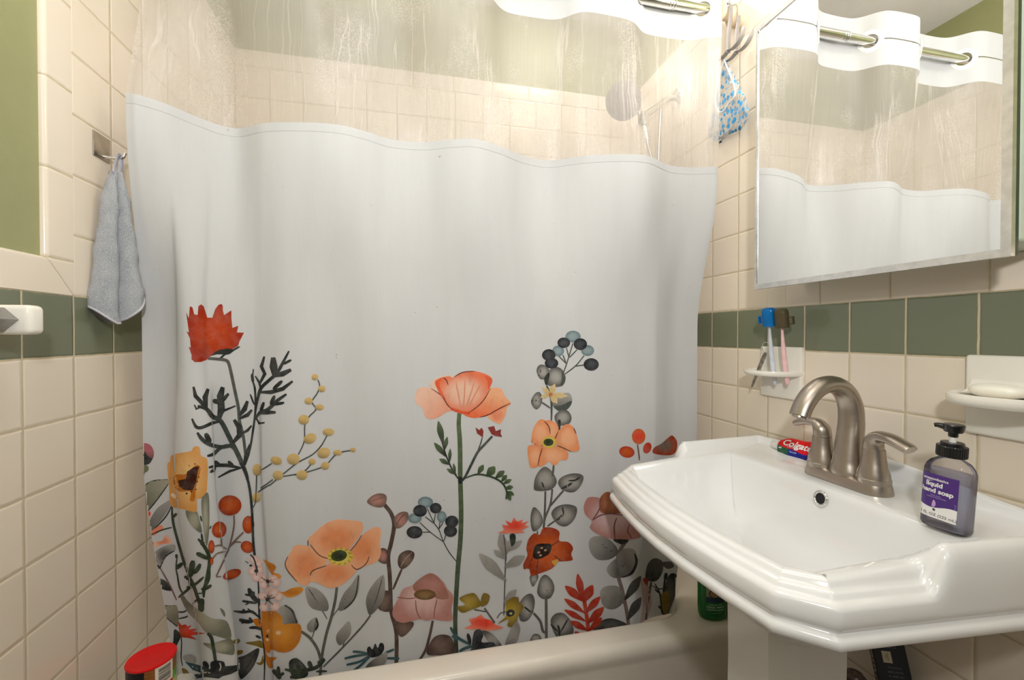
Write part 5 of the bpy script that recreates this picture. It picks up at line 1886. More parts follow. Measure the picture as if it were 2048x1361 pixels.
# toothbrushes
def toothbrush(label, bot, top, handle_mat, cap_mat, cap_label, tabside):
    b0, b1 = Vector(bot), Vector(top)
    ax = (b1 - b0).normalized()
    L = (b1 - b0).length
    T = Thing('toothbrush', label, 'toothbrush', tuple(b0), 'capped toothbrushes in the holder')
    ks = [0, 0.02, 0.06, 0.16, 0.30, 0.42, 0.52, 0.62, 0.72, 0.80, 0.97]
    rs = [0.0015, 0.0042, 0.0052, 0.0056, 0.0058, 0.0054, 0.0046, 0.0036, 0.0029, 0.0026, 0.0026]
    bow = ax.cross(Vector((1, 0, 0))).normalized()
    pts = [b0 + ax * (L * k) + bow * (0.0035 * math.sin(k * PI)) for k in ks]
    h = T.part('handle', tube(pts, rs, 16), handle_mat, angle=60)
    side = Vector((0.25, -0.97, 0)).normalized()
    up = ax
    nn = side.cross(up).normalized()
    m = Matrix((side, nn, up)).transposed().to_4x4()
    m.translation = b1 - ax * 0.022
    hd = xform(rbox(-0.0052, 0.0052, -0.0022, 0.0022, -0.012, 0.014, 0.002, 3), m)
    T.part('head', hd, handle_mat)
    br = B()
    for i in range(3):
        for j in range(7):
            br.add(xform(box(-0.0042 + i * 0.0031, -0.0020 + i * 0.0031, 0.0022, 0.011, -0.011 + j * 0.0034, -0.0088 + j * 0.0034), m))
    T.part('bristles', br, M['whiteplastic'])
    # travel cap: rounded shell with ribs and a hinged flap at its side
    lo = []
    for z, s in ((-0.0235, 0.94), (-0.0225, 1.0), (0.012, 1.0), (0.018, 0.94), (0.0215, 0.78), (0.0228, 0.4)):
        lo.append([(0.0148 * s * math.copysign(abs(math.cos(2 * PI * i / 32)) ** 0.7, math.cos(2 * PI * i / 32)), 0.0115 * s * math.copysign(abs(math.sin(2 * PI * i / 32)) ** 0.7, math.sin(2 * PI * i / 32)) + 0.002, z) for i in range(32)])
    cp = T.part('cap', fixn(xform(loft(lo), m)), cap_mat, label=cap_label)
    fb = B()
    x0_, x1_ = (0.0135, 0.0255) if tabside > 0 else (-0.0255, -0.0135)
    fb.add(xform(rbox(x0_, x1_, -0.0035, 0.0055, -0.016, -0.0138, 0.0008, 2), m))
    fb.add(xform(rbox(x0_, x1_, -0.0035, 0.0055, 0.0008, 0.003, 0.0008, 2), m))
    xo = x1_ if tabside > 0 else x0_
    fb.add(xform(rbox(xo - 0.0012, xo + 0.0012, -0.0035, 0.0055, -0.016, 0.003, 0.0008, 2), m))
    for k in range(3):
        zz = -0.011 + k * 0.0045
        fb.add(xform(rbox(x0_, x1_, 0.000, 0.0015, zz - 0.0006, zz + 0.0006, 0.0004, 1), m))
    T.part('cap_flap', fb, cap_mat, parent=cp)
    return T


def clear_plastic(name, col, alpha, rough=0.12):
    m, nt = newmat(name)
    N = NT(nt)
    tr = N.n('ShaderNodeBsdfTransparent')
    tr.inputs[0].default_value = (*[lerp(c, 1, 0.12) for c in col], 1)
    f = N.noise(N.obj(), 90, 3)
    p = N.bsdf(Base_Color=N.mix(f, tuple(c * 0.9 for c in col), col), Roughness=rough, Specular_IOR_Level=0.5)
    mx = N.n('ShaderNodeMixShader')
    mx.inputs[0].default_value = alpha
    N.l(tr.outputs[0], mx.inputs[1])
    N.l(p.outputs[0], mx.inputs[2])
    N.out(mx.outputs[0])
    return m


toothbrush('pale grey toothbrush under a translucent blue cap, left of the pink toothbrush', (0.8860, 0.9150, EYE.z - 0.126), (0.856, 0.905, EYE.z + 0.066),
           plain('pale blue grey handle', rgb(206, 214, 224), 0.35), clear_plastic('blue cap plastic', rgb(20, 150, 230), 0.5), 'translucent blue cap', -1)
toothbrush('pink toothbrush under a smoky brown cap, right of the blue capped one', (0.8860, 0.8780, EYE.z - 0.122), (0.860, 0.8715, EYE.z + 0.062),
           plain('pale pink handle', rgb(238, 196, 198), 0.35), clear_plastic('smoky brown cap plastic', rgb(128, 116, 90), 0.42), 'translucent smoky brown cap', 1)

# flat metal tool standing in the left hole
gt = Thing('grooming_tool', 'flat tarnished metal tool with a wire loop, standing in the toothbrush holder', 'grooming tool', (0.874, 0.975, EYE.z - 0.137))
g0, g1 = Vector((0.872, 0.9765, EYE.z - 0.137)), Vector((0.8945, 0.955, EYE.z - 0.046))
pts = [g0.lerp(g1, t) for t in (0, 0.04, 0.15, 0.35, 0.55, 0.75, 0.92, 1.0)]
gmat = plain('tarnished steel', (0.38, 0.34, 0.30), 0.28, 1.0, noise=0.25, scale=90)
gt.part('blade', tube(pts, [0.0022, 0.0036, 0.0042, 0.0052, 0.0062, 0.0068, 0.0066, 0.005], 12, up=(1, 0, 0), ry=0.0009), gmat)
lpp = [g1 + Vector((0.001 * math.sin(a), -0.001 - 0.013 * math.sin(a) * 0.9, 0.0135 - 0.0135 * math.cos(a))) for a in [i * 2 * PI / 24 for i in range(24)]]
gt.part('wire_loop', tube(lpp, 0.0009, 8, closed=True), M['chrome'])

# ------------------------------------------------------------------ toothpaste tube
tp0, tp1 = Vector((0.863, 0.9020, 0.0)), Vector((0.8760, 0.712, 0.0))
TPZ = EYE.z - 0.2855
tpt = Thing('toothpaste_tube', 'red and blue toothpaste tube lying behind the faucet at the back of the sink', 'toothpaste', (0.870, 0.80, TPZ))
tdir = (tp1 - tp0).normalized()
tn = Vector((tdir.y, -tdir.x, 0)).normalized()
if tn.x > 0:
    tn = -tn
tilt = math.radians(38)
vdir = Vector((-tn.x * math.sin(tilt), -tn.y * math.sin(tilt), math.cos(tilt)))   # up along the leaning face
fdir = (vdir.cross(tdir)).normalized()
if fdir.x > 0:
    fdir = -fdir
TL = (tp1 - tp0).length


def tp_pt(s, v, n):
    """s along the tube, v up its leaning face, n out of the face"""
    return tp0 + tdir * s + vdir * v + fdir * n + Vector((0, 0, TPZ))


CR_, CB_, CG_, CW_ = rgb(222, 10, 24), rgb(18, 34, 132), rgb(30, 92, 62), (0.84, 0.84, 0.84)
bt = B()
nr, nc = 30, 64
prev_ids = None
for i in range(nr + 1):
    s = 0.016 + (TL - 0.016) * i / nr
    t = i / nr
    hv = 1.22 * interp([(0, 0.0145), (0.05, 0.0175), (0.2, 0.0205), (0.6, 0.0230), (1, 0.0245)], t)
    hn = interp([(0, 0.0130), (0.05, 0.0150), (0.3, 0.0140), (0.7, 0.0085), (0.95, 0.002), (1, 0.0012)], t)
    cv = 0.0225
    for k in range(nc):
        a = 2 * PI * k / nc
        v_, n_ = hv * math.sin(a), hn * math.cos(a)
        q = tp_pt(s, cv + v_ + 0.0012 * math.sin(s * 140 + a * 2), n_ - 0.002 + 0.0008 * math.sin(s * 220 + a))
        bt.v.append(tuple(q))
        lowcut = interp([(0.0, 0.0165), (0.03, 0.0150), (0.045, 0.012), (0.08, 0.0105), (0.2, 0.0125)], s - 0.016)
        edge = cv + v_
        if s < 0.0455 and edge < lowcut:
            c = CG_
        elif edge < lowcut:
            c = CB_
        else:
            c = CR_
        if s > 0.118:
            c = CB_
        bt.c.append(c)
for i in range(nr):
    for k in range(nc):
        bt.f.append([i * nc + k, i * nc + (k + 1) % nc, (i + 1) * nc + (k + 1) % nc, (i + 1) * nc + k])
        bt.mi.append(0)
bt.f.append(list(range(nc))[::-1])
bt.mi.append(0)


def tp_text(s_mid, v_mid, txt, size, col, bold=0.0, shear=0.0, spacing=1.0):
    tv, tf = text_mesh(txt, size, bold, shear, spacing)
    o = len(bt.v)
    for x, y, _ in tv:
        s = s_mid + x
        v_ = v_mid + y
        t = (s - 0.016) / (TL - 0.016)
        hv = 1.22 * interp([(0, 0.0145), (0.05, 0.0175), (0.2, 0.0205), (0.6, 0.0230), (1, 0.0245)], t)
        hn = interp([(0, 0.0130), (0.05, 0.0150), (0.3, 0.0140), (0.7, 0.0085), (0.95, 0.002), (1, 0.0012)], t)
        rr = min(0.97, abs((v_ - 0.0225) / hv))
        q = tp_pt(s, v_, hn * math.sqrt(1 - rr * rr) - 0.002 + 0.0014)
        bt.v.append(tuple(q))
        bt.c.append(col)
    for f in tf:
        bt.f.append([i + o for i in f])
        bt.mi.append(0)


tp_text(0.064, 0.0262, 'Colgate', 0.0225, CW_, 0.0006, 0.12, 1.0)
tp_text(0.058, 0.0175, 'Cavity Protection', 0.0042, CW_)
tp_text(0.062, 0.0078, 'fluoride', 0.0055, rgb(200, 210, 240))
tp_text(0.027, 0.0110, 'adA', 0.0052, CW_, 0.0002)
tpt.part('tube', bt, M['ink'], angle=60, colors=True)
capb = []
for s, r in ((-0.008, 0.0075), (-0.007, 0.0085), (0.006, 0.0105), (0.010, 0.0112), (0.013, 0.0118), (0.0165, 0.0138)):
    capb.append([tuple(tp_pt(s, 0.0205 + r * math.sin(2 * PI * k / 28), -0.001 + r * math.cos(2 * PI * k / 28))) for k in range(28)])
tpt.part('cap', fixn(loft(capb)), M['whiteplastic'], label='white cap')

# ------------------------------------------------------------------ liquid soap bottle
SBX, SBY, SBZ = 0.7700, 0.4830, EYE.z - 0.2858
sb = Thing('soap_bottle', 'clear bottle of lilac liquid soap with a black pump, on the sink', 'soap bottle', (SBX, SBY, SBZ))
SW, SD = 0.0560, 0.0340
RB = Matrix.Translation((SBX, SBY, SBZ)) @ Matrix.Rotation(math.radians(3.2), 4, 'X') @ Matrix.Rotation(math.radians(9), 4, 'Z')


def sloop(wid, dep, z, n=120, e=0.62):
    pts = []
    for i in range(n):
        a = 2 * PI * i / n
        pts.append((dep / 2 * math.copysign(abs(math.cos(a)) ** e, math.cos(a)), wid / 2 * math.copysign(abs(math.sin(a)) ** e, math.sin(a)), z))
    return pts


shell = [sloop(SW * 0.86, SD * 0.8, 0.0), sloop(SW * 0.96, SD * 0.95, 0.0015), sloop(SW, SD, 0.005), sloop(SW, SD, 0.083), sloop(SW * 0.985, SD * 0.99, 0.088), sloop(SW * 0.90, SD * 0.95, 0.0945), sloop(SW * 0.74, SD * 0.88, 0.1005), sloop(0.030, 0.0265, 0.1045, e=0.85), sloop(0.026, 0.0255, 0.1065, e=1.0), sloop(0.026, 0.0255, 0.112, e=1.0)]
msh, nt = newmat('clear bottle plastic')
N = NT(nt)
tr = N.n('ShaderNodeBsdfTransparent')
tr.inputs[0].default_value = (0.92, 0.91, 0.93, 1)
gl = N.n('ShaderNodeBsdfGlossy')
gl.inputs['Roughness'].default_value = 0.06
fr = N.n('ShaderNodeFresnel')
fr.inputs[0].default_value = 1.45
mx = N.n('ShaderNodeMixShader')
N.l(fr.outputs[0], mx.inputs[0])
N.l(tr.outputs[0], mx.inputs[1])
N.l(gl.outputs[0], mx.inputs[2])
N.out(mx.outputs[0])
body = sb.part('bottle', fixn(xform(loft(shell), RB)), msh, angle=50)
mlq, nt = newmat('lilac liquid soap')
N = NT(nt)
f = N.noise(N.scalevec(N.obj(), (40, 40, 18)), 1.0, 3)
p = N.bsdf(Base_Color=N.mix(f, rgb(178, 180, 202), rgb(206, 208, 222)), Roughness=0.15, Subsurface_Weight=0.3)
tr = N.n('ShaderNodeBsdfTransparent')
tr.inputs[0].default_value = (0.86, 0.86, 0.93, 1)
mx = N.n('ShaderNodeMixShader')
mx.inputs[0].default_value = 0.42
N.l(tr.outputs[0], mx.inputs[1])
N.l(p.outputs[0], mx.inputs[2])
N.out(mx.outputs[0])
liq = [sloop(SW * 0.82, SD * 0.75, 0.0015), sloop(SW * 0.965, SD * 0.94, 0.005), sloop(SW * 0.965, SD * 0.94, 0.083), sloop(SW * 0.955, SD * 0.93, 0.0855)]
sb.part('liquid', fixn(xform(loft(liq), RB)), mlq, parent=body, label='lilac liquid soap')
PUR, LWH = rgb(78, 50, 122), (0.82, 0.81, 0.80)
lab = B()


def lab_pt(x, z, off=0.0006):
    """x to the reader's right across the front, z up"""
    y = -x
    k = 2 / 0.62
    q = min(0.999, abs(y) / (SW / 2))
    dep = SD / 2 * (1 - q ** (k)) ** (1 / k) if q < 1 else 0
    return tuple(RB @ Vector((-(dep + off), y, z)))


lx0, lx1, lz0, lz1 = -0.0265, 0.0175, 0.0155, 0.0805
NXL = 44


def wave_z(x):
    t = (x - lx0) / (lx1 - lx0)
    return lz0 + 0.0165 + 0.0022 * math.sin(t * PI * 1.9 + 2.7) + 0.002 * t


for (za, zb, colr) in ((lambda x: lz0, wave_z, LWH), (wave_z, lambda x: lz1, PUR)):
    o = len(lab.v)
    for i in range(NXL + 1):
        x = lerp(lx0, lx1, i / NXL)
        for j in range(7):
            lab.v.append(lab_pt(x, lerp(za(x), zb(x), j / 6)))
            lab.c.append(colr)
    for i in range(NXL):
        for j in range(6):
            lab.f.append([o + i * 7 + j, o + (i + 1) * 7 + j, o + (i + 1) * 7 + j + 1, o + i * 7 + j + 1])
            lab.mi.append(0)


def lab_text(x, z, txt, size, col, bold=0.0, rot=0):
    tv, tf = text_mesh(txt, size, bold)
    o = len(lab.v)
    for px, py, _ in tv:
        if rot:
            px, py = -py, px
        lab.v.append(lab_pt(x + px, z + py, 0.0010))
        lab.c.append(col)
    for f in tf:
        lab.f.append([i + o for i in f])
        lab.mi.append(0)


def lab_shape(pts, col):
    o = len(lab.v)
    P = catmull_closed(pts, 4)
    cx_, cz_ = sum(p[0] for p in P) / len(P), sum(p[1] for p in P) / len(P)
    lab.v.append(lab_pt(cx_, cz_, 0.0010))
    lab.c.append(col)
    for p in P:
        lab.v.append(lab_pt(p[0], p[1], 0.0010))
        lab.c.append(col)
    for i in range(len(P)):
        lab.f.append([o, o + 1 + i, o + 1 + (i + 1) % len(P)])
        lab.mi.append(0)


lab_text(-0.0085, 0.0733, 'amazonbasics', 0.0055, LWH, 0.0001)
lab_shape([(-0.020, 0.0703), (-0.016, 0.0694), (-0.011, 0.0703), (-0.016, 0.0700)], LWH)
lab_text(-0.0095, 0.0653, 'liquid', 0.0092, LWH, 0.0003)
lab_text(-0.0060, 0.0560, 'hand soap', 0.0092, LWH, 0.0003)
lab_text(-0.0070, 0.0492, 'fresh scent', 0.0027, rgb(190, 170, 220))
lab_text(-0.0060, 0.0465, 'moisturizing formula', 0.0027, rgb(190, 170, 220))
lab_shape([(-0.0085, 0.0425), (-0.0060, 0.0375), (-0.0075, 0.0320), (-0.0105, 0.0325), (-0.0105, 0.0370)], rgb(196, 158, 208))
lab_shape([(-0.0105, 0.0385), (-0.0108, 0.0330), (-0.0135, 0.0310), (-0.0150, 0.0350), (-0.0130, 0.0378)], PUR)
lab_shape([(-0.0085, 0.0300), (-0.0060, 0.0285), (-0.0070, 0.0262), (-0.0095, 0.0272)], rgb(70, 66, 84))
lab_text(-0.0055, 0.0205, '7.5 FL OZ (222 mL)', 0.0058, rgb(50, 48, 60))
lab_text(0.0155, 0.040, '7.5 FL OZ', 0.0020, rgb(170, 150, 200), rot=1)
sb.part('label', lab, M['ink'], parent=body, angle=60, colors=True, label='purple and white printed label')


def knurl(r0, z0, z1, n=72, amp=0.0005):
    lo = []
    for z, s in ((z0, 0.97), (z0 + 0.001, 1), (z1 - 0.001, 1), (z1, 0.95)):
        lo.append([((r0 * s + (amp if i % 2 else 0)) * math.cos(2 * PI * i / n), (r0 * s + (amp if i % 2 else 0)) * math.sin(2 * PI * i / n), z) for i in range(n)])
    return fixn(loft(lo))


pump = sb.part('pump', B().add(xform(knurl(0.0168, 0.1085, 0.1245), RB)).add(xform(lathe([(0.0155, 0.1243), (0.0132, 0.1252), (0.0132, 0.1285), (0.0125, 0.1295), (0.004, 0.1296)], (0, 0, 0), 36), RB)), M['black'], angle=25, label='black pump collar')
sb.part('stem', xform(lathe([(0.0042, 0.129), (0.0042, 0.1395)], (0, 0, 0), 20), RB), M['whiteplastic'], parent=pump, label='white pump stem')
nd = Vector((-0.35, 0.94, 0)).normalized()
hb_ = B().add(xform(lathe([(0.0052, 0.1375), (0.0056, 0.1385), (0.0056, 0.1435), (0.0100, 0.1445), (0.0112, 0.1465), (0.0118, 0.1530), (0.0122, 0.1545), (0.011, 0.1560), (0.004, 0.1566)], (0, 0, 0), 32), RB))
hb_.add(xform(tube([Vector((0, 0, 0.1505)) + nd * 0.004, Vector((0, 0, 0.151)) + nd * 0.012, Vector((0, 0, 0.1518)) + nd * 0.0175, Vector((0, 0, 0.1510)) + nd * 0.0205], [0.0062, 0.0052, 0.0042, 0.0036], 14, ry=[0.0048, 0.0042, 0.0034, 0.0030]), RB))
sb.part('pump_head', hb_, M['black'], parent=pump, angle=30, label='black pump head')

# ------------------------------------------------------------------ green bottle on the tub rim
GX, GY, GZ = 0.797, 1.022, RIM
gb = Thing('shampoo_bottle', 'translucent green bottle standing on the bathtub corner, half hidden by the sink', 'bottle', (GX, GY, GZ))
mgr, nt = newmat('green bottle plastic')
N = NT(nt)
f = N.noise(N.scalevec(N.obj(), (20, 20, 9)), 1.0, 3)
p = N.bsdf(Base_Color=N.mix(f, rgb(14, 84, 38), rgb(44, 132, 62)), Roughness=0.12, Specular_IOR_Level=0.5)
tr = N.n('ShaderNodeBsdfTransparent')
tr.inputs[0].default_value = (0.25, 0.75, 0.38, 1)
mx = N.n('ShaderNodeMixShader')
mx.inputs[0].default_value = 0.68
N.l(tr.outputs[0], mx.inputs[1])
N.l(p.outputs[0], mx.inputs[2])
N.out(mx.outputs[0])


def gloop(rx, ry, z, n=44):
    return [(GX + rx * math.cos(2 * PI * i / n), GY + ry * math.sin(2 * PI * i / n), GZ + z) for i in range(n)]


gs = [gloop(0.036, 0.022, 0.0008), gloop(0.041, 0.026, 0.004), gloop(0.0445, 0.0285, 0.012), gloop(0.046, 0.0295, 0.03), gloop(0.046, 0.0295, 0.14), gloop(0.042, 0.027, 0.165), gloop(0.030, 0.021, 0.182), gloop(0.016, 0.015, 0.190), gloop(0.013, 0.013, 0.200)]
gbody = gb.part('bottle', fixn(loft(gs)), mgr, angle=60)
gb.part('bottle_cap', lathe([(0.0165, 0.196), (0.0165, 0.226), (0.0145, 0.229), (0.002, 0.229)], (GX, GY, GZ), 32), M['whiteplastic'], label='white cap')
lg = B()
va = math.atan2(-GY, -GX)


def gl_pt(a, z, off=0.0005):
    return (GX + (0.046 + off) * math.cos(a), GY + (0.0295 + off) * math.sin(a), GZ + z)


def gpatch(a0, a1, z0, z1, col, off=0.0005, k=14):
    o = len(lg.v)
    for i in range(k + 1):
        a = lerp(a0, a1, i / k)
        for z in (z0, z1):
            lg.v.append(gl_pt(a, z, off))
            lg.c.append(col)
    for i in range(k):
        lg.f.append([o + 2 * i, o + 2 * i + 2, o + 2 * i + 3, o + 2 * i + 1])
        lg.mi.append(0)


A0, A1 = -PI / 2 - 1.05, -PI / 2 + 0.18
gpatch(A0 - 0.06, A0, 0.035, 0.13, rgb(64, 108, 62))
gpatch(A1, A1 + 0.22, 0.018, 0.13, rgb(74, 118, 66))
gpatch(A0 + 0.12, A1 - 0.05, 0.066, 0.13, rgb(150, 146, 132))
gpatch(A0 + 0.10, A1 - 0.05, 0.052, 0.068, rgb(44, 62, 84))
for r_, c_, of in ((0.0125, rgb(24, 26, 30), 0.0008), (0.0105, rgb(164, 132, 96), 0.0011)):
    o = len(lg.v)
    for i in range(28):
        t = 2 * PI * i / 28
        lg.v.append(gl_pt((A0 + A1) / 2 + 0.02 + r_ * math.cos(t) / 0.036, 0.076 + r_ * 0.9 * math.sin(t), of))
        lg.c.append(c_)
    lg.f.append(list(range(o, o + 28)))
    lg.mi.append(0)


def g_text(a, z, txt, size, col):
    tv, tf = text_mesh(txt, size)
    o = len(lg.v)
    for px, py, _ in tv:
        lg.v.append(gl_pt(a + px / 0.036, z + py, 0.0012))
        lg.c.append(col)
    for f in tf:
        lg.f.append([i + o for i in f])
        lg.mi.append(0)


am = (A0 + A1) / 2 + 0.06
g_text(am, 0.0475, 'ALCOHOL FREE', 0.0038, rgb(196, 206, 196))
g_text(am, 0.0405, 'COOL MINT', 0.0068, rgb(226, 230, 226))
g_text(am, 0.0335, 'MOUTHWASH', 0.0055, rgb(206, 214, 206))
g_text(am, 0.0255, '1 L (33.8 FL OZ)', 0.0036, rgb(150, 180, 140))
gb.part('label', lg, M['ink'], parent=gbody, angle=60, colors=True, label='printed label with a round emblem')

# ------------------------------------------------------------------ red lidded canister on the tub rim, left
KX, KY, KZ, KR, KH = -0.5105, 1.022, RIM, 0.0400, 0.103
can = Thing('canister', 'round canister with a red lid, on the tub rim beside the left wall', 'canister', (KX, KY, KZ))
kb = B()
BRW, KGR, KBK, KRD, KWH = rgb(150, 96, 50), rgb(96, 168, 50), rgb(28, 24, 28), rgb(206, 24, 34), rgb(232, 222, 208)


def kcol(ang, z):
    t = z / KH
    if -56 <= ang <= -8:
        if t > 0.62:
            return KWH
        return KRD if t > 0.45 + 0.10 * (ang + 56) / 48 - 0.25 else KWH
    if -154 <= ang < -80:
        return KBK
    g = 0.74 + 0.03 * math.sin(ang * 0.5) - 0.06 * (-56 - ang) / 24 * (ang < -56)
    if t > g:
        w = 0.5 + 0.5 * math.sin(z * 900 + ang * 0.05)
        return lerp3(BRW, rgb(110, 66, 30), 0.7 * w * w)
    if t > g - 0.16:
        return KGR
    return rgb(196, 206, 150)


na, nz = 180, 44
for i in range(na):
    a0, a1 = 360.0 * i / na - 180, 360.0 * (i + 1) / na - 180
    for j in range(nz):
        z0_, z1_ = KH * j / nz, KH * (j + 1) / nz
        o = len(kb.v)
        c = kcol((a0 + a1) / 2, (z0_ + z1_) / 2)
        for a, z in ((a0, z0_), (a1, z0_), (a1, z1_), (a0, z1_)):
            kb.v.append((KX + KR * math.cos(math.radians(a)), KY + KR * math.sin(math.radians(a)), KZ + z))
            kb.c.append(c)
        kb.f.append([o, o + 1, o + 2, o + 3])
        kb.mi.append(0)
zz = KH * 0.66
rb_ = random.Random(3)
while zz < KH * 0.955:
    h_ = rb_.choice((0.0005, 0.0008, 0.0013))
    o = len(kb.v)
    k = 10
    for i in range(k + 1):
        a = math.radians(lerp(-48, -16, i / k))
        for z in (zz, zz + h_):
            kb.v.append((KX + (KR + 0.0004) * math.cos(a), KY + (KR + 0.0004) * math.sin(a), KZ + z))
            kb.c.append(rgb(60, 56, 56))
    for i in range(k):
        kb.f.append([o + 2 * i, o + 2 * i + 2, o + 2 * i + 3, o + 2 * i + 1])
        kb.mi.append(0)
    zz += h_ + rb_.choice((0.0006, 0.0009, 0.0014))
can.part('body', kb, M['ink'], angle=30, colors=True, label='printed paper wrapper with a barcode')
can.part('lid', lathe([(KR - 0.002, KH - 0.001), (KR + 0.0012, KH + 0.0005), (KR + 0.0016, KH + 0.0022), (KR + 0.0008, KH + 0.0045), (KR - 0.003, KH + 0.0052), (KR - 0.006, KH + 0.0044), (0.001, KH + 0.0044)], (KX, KY, KZ), 64), plain('red plastic lid', rgb(226, 16, 22), 0.35, noise=0.04), label='red plastic lid')

# ------------------------------------------------------------------ things behind the pedestal
bxT = Thing('carton', 'tall narrow navy carton leaning on the tiles behind the sink pedestal', 'box', (0.86, 0.48, 0))
mnv = plain('navy printed card', rgb(12, 14, 30), 0.45, noise=0.1)
Bl, Bw, Bd = 0.565, 0.050, 0.030
top_ = Vector((0.880, 0.648, 0.546))
bot_ = Vector((0.856, 0.492, 0.014))
uz = (top_ - bot_).normalized()
ux = Vector((0.80, -0.60, 0))
ux = (ux - uz * ux.dot(uz)).normalized()
uy = uz.cross(ux).normalized()
mB = Matrix((ux, uy, uz)).transposed().to_4x4()
mB.translation = bot_
lb = (top_ - bot_).length
bxT.part('box', rbox(-Bw / 2, Bw / 2, -Bd / 2, Bd / 2, 0, lb, 0.0012, 2, mB), mnv)
pr_ = B()
side_sign = -1 if (mB.to_3x3() @ Vector((0, -1, 0))).dot(Vector((-1, -0.6, 0))) > 0 else 1


def bx_quad(x0_, x1_, z0_, z1_, face, col):
    o = len(pr_.v)
    for x, z in ((x0_, z0_), (x1_, z0_), (x1_, z1_), (x0_, z1_)):
        q = Vector((x, side_sign * (Bd / 2 + 0.0004), z)) if face == 'front' else Vector((-(Bw / 2 + 0.0004), x, z))
        pr_.v.append(tuple(mB @ q))
        pr_.c.append(col)
    pr_.f.append([o, o + 1, o + 2, o + 3])
    pr_.mi.append(0)


def bx_text(u, z, txt, size, col, face, rot=True, bold=0.0):
    tv, tf = text_mesh(txt, size, bold)
    o = len(pr_.v)
    for px, py, _ in tv:
        if rot:
            px, py = py, -px
        if face == 'front':
            q = Vector((u + px, side_sign * (Bd / 2 + 0.0004), z + py))
        else:
            q = Vector((-(Bw / 2 + 0.0004), u - px, z + py))
        pr_.v.append(tuple(mB @ q))
        pr_.c.append(col)
    for f in tf:
        pr_.f.append([i + o for i in f])
        pr_.mi.append(0)


CRM = rgb(206, 196, 170)
bx_quad(-0.013, 0.001, lb - 0.036, lb - 0.017, 'front', CRM)
bx_text(-0.006, lb - 0.0265, 'NET', 0.006, rgb(40, 34, 30), 'front')
bx_text(0.001, lb - 0.010, 'for daily use', 0.0040, rgb(120, 120, 140), 'front', rot=False)
for k, tx in enumerate(('Directions', 'apply evenly', 'to clean dry', 'skin and let', 'it set', 'keep cool')):
    bx_text(0.002, lb - 0.043 - 0.007 * k, tx, 0.0048, rgb(130, 130, 140), 'front', rot=False)
bx_text(0.0, lb - 0.052, 'ORSTLOW', 0.0165, CRM, 'side', bold=0.0004)
bxT.part('printing', pr_, M['ink'], colors=True, label='cream printed lettering')

rt = Thing('lotion_bottle', 'dark round-topped bottle just showing beside the sink pedestal, left of the navy carton', 'bottle', (0.862, 0.690, 0))
RX_, RY_ = 0.862, 0.690
rt.part('bottle', lathe([(0.030, 0.0), (0.034, 0.006), (0.034, 0.30), (0.030, 0.36), (0.022, 0.385), (0.020, 0.395)], (RX_, RY_, 0), 36), plain('dark green bottle', rgb(60, 74, 54), 0.3, noise=0.25, scale=60))
rt.part('bottle_cap', lathe([(0.0225, 0.394), (0.0235, 0.40), (0.0235, 0.426), (0.021, 0.441), (0.014, 0.450), (0.001, 0.453)], (RX_, RY_, 0), 36), plain('mottled dark cap', rgb(110, 90, 84), 0.25, noise=0.5, scale=70), label='mottled dark rounded cap')

# ------------------------------------------------------------------ shower head, hose (behind the clear strip)
sh = Thing('hand_shower', 'round hand shower on a wall arm, seen hazily through the clear strip of the curtain', 'shower head', (XR, 1.385, EYE.z + 0.80))
hc = Vector((0.700, 1.360, EYE.z + 0.785))
fd = Vector((-0.62, -0.55, -0.56)).normalized()
mH = align(fd, hc)
msg = plain('grey shower plastic', rgb(140, 132, 130), 0.3)
sh.part('spray_face', fixn(xform(lathe([(0.012, -0.030), (0.030, -0.024), (0.055, -0.012), (0.061, -0.004), (0.061, 0.003), (0.057, 0.006), (0.001, 0.006)], (0, 0, 0), 40), mH)), msg)
nz_ = B()
for r_, k in ((0.012, 6), (0.024, 12), (0.036, 18), (0.048, 24)):
    for i in range(k):
        a = 2 * PI * i / k
        nz_.add(xform(lathe([(0.0016, 0.0058), (0.0013, 0.0085)], (r_ * math.cos(a), r_ * math.sin(a), 0), 8), mH))
sh.part('nozzles', nz_, plain('nozzle rubber', rgb(90, 86, 84), 0.6))
hp = smooth_path([tuple(hc - fd * 0.018), (0.735, 1.372, EYE.z + 0.800), (0.765, 1.380, EYE.z + 0.775), (0.790, 1.385, EYE.z + 0.725), (0.803, 1.387, EYE.z + 0.675)], 5)
sh.part('handle', tube(hp, [0.014] * 5 + [0.0135] * 8 + [0.012] * (len(hp) - 13), 18), M['chrome'])
sh.part('holder', B().add(lathe([(0.019, -0.022), (0.021, -0.02), (0.021, 0.02), (0.019, 0.022)], (0.785, 1.384, EYE.z + 0.742), 24)).add(tube([(0.790, 1.385, EYE.z + 0.75), (0.815, 1.385, EYE.z + 0.775), (0.85, 1.385, EYE.z + 0.80)], 0.012, 16)), M['chrome'])
sh.part('arm', tube(smooth_path([(XR - 0.002, 1.385, EYE.z + 0.835), (0.885, 1.385, EYE.z + 0.828), (0.845, 1.385, EYE.z + 0.797)], 5), 0.0105, 18), M['chrome'])
sh.part('wall_flange', xform(lathe([(0.032, 0), (0.030, 0.006), (0.014, 0.014)], (0, 0, 0), 32), Matrix.Translation((XR - 0.0005, 1.385, EYE.z + 0.835)) @ Matrix.Rotation(-PI / 2, 4, 'Y')), M['chrome'])
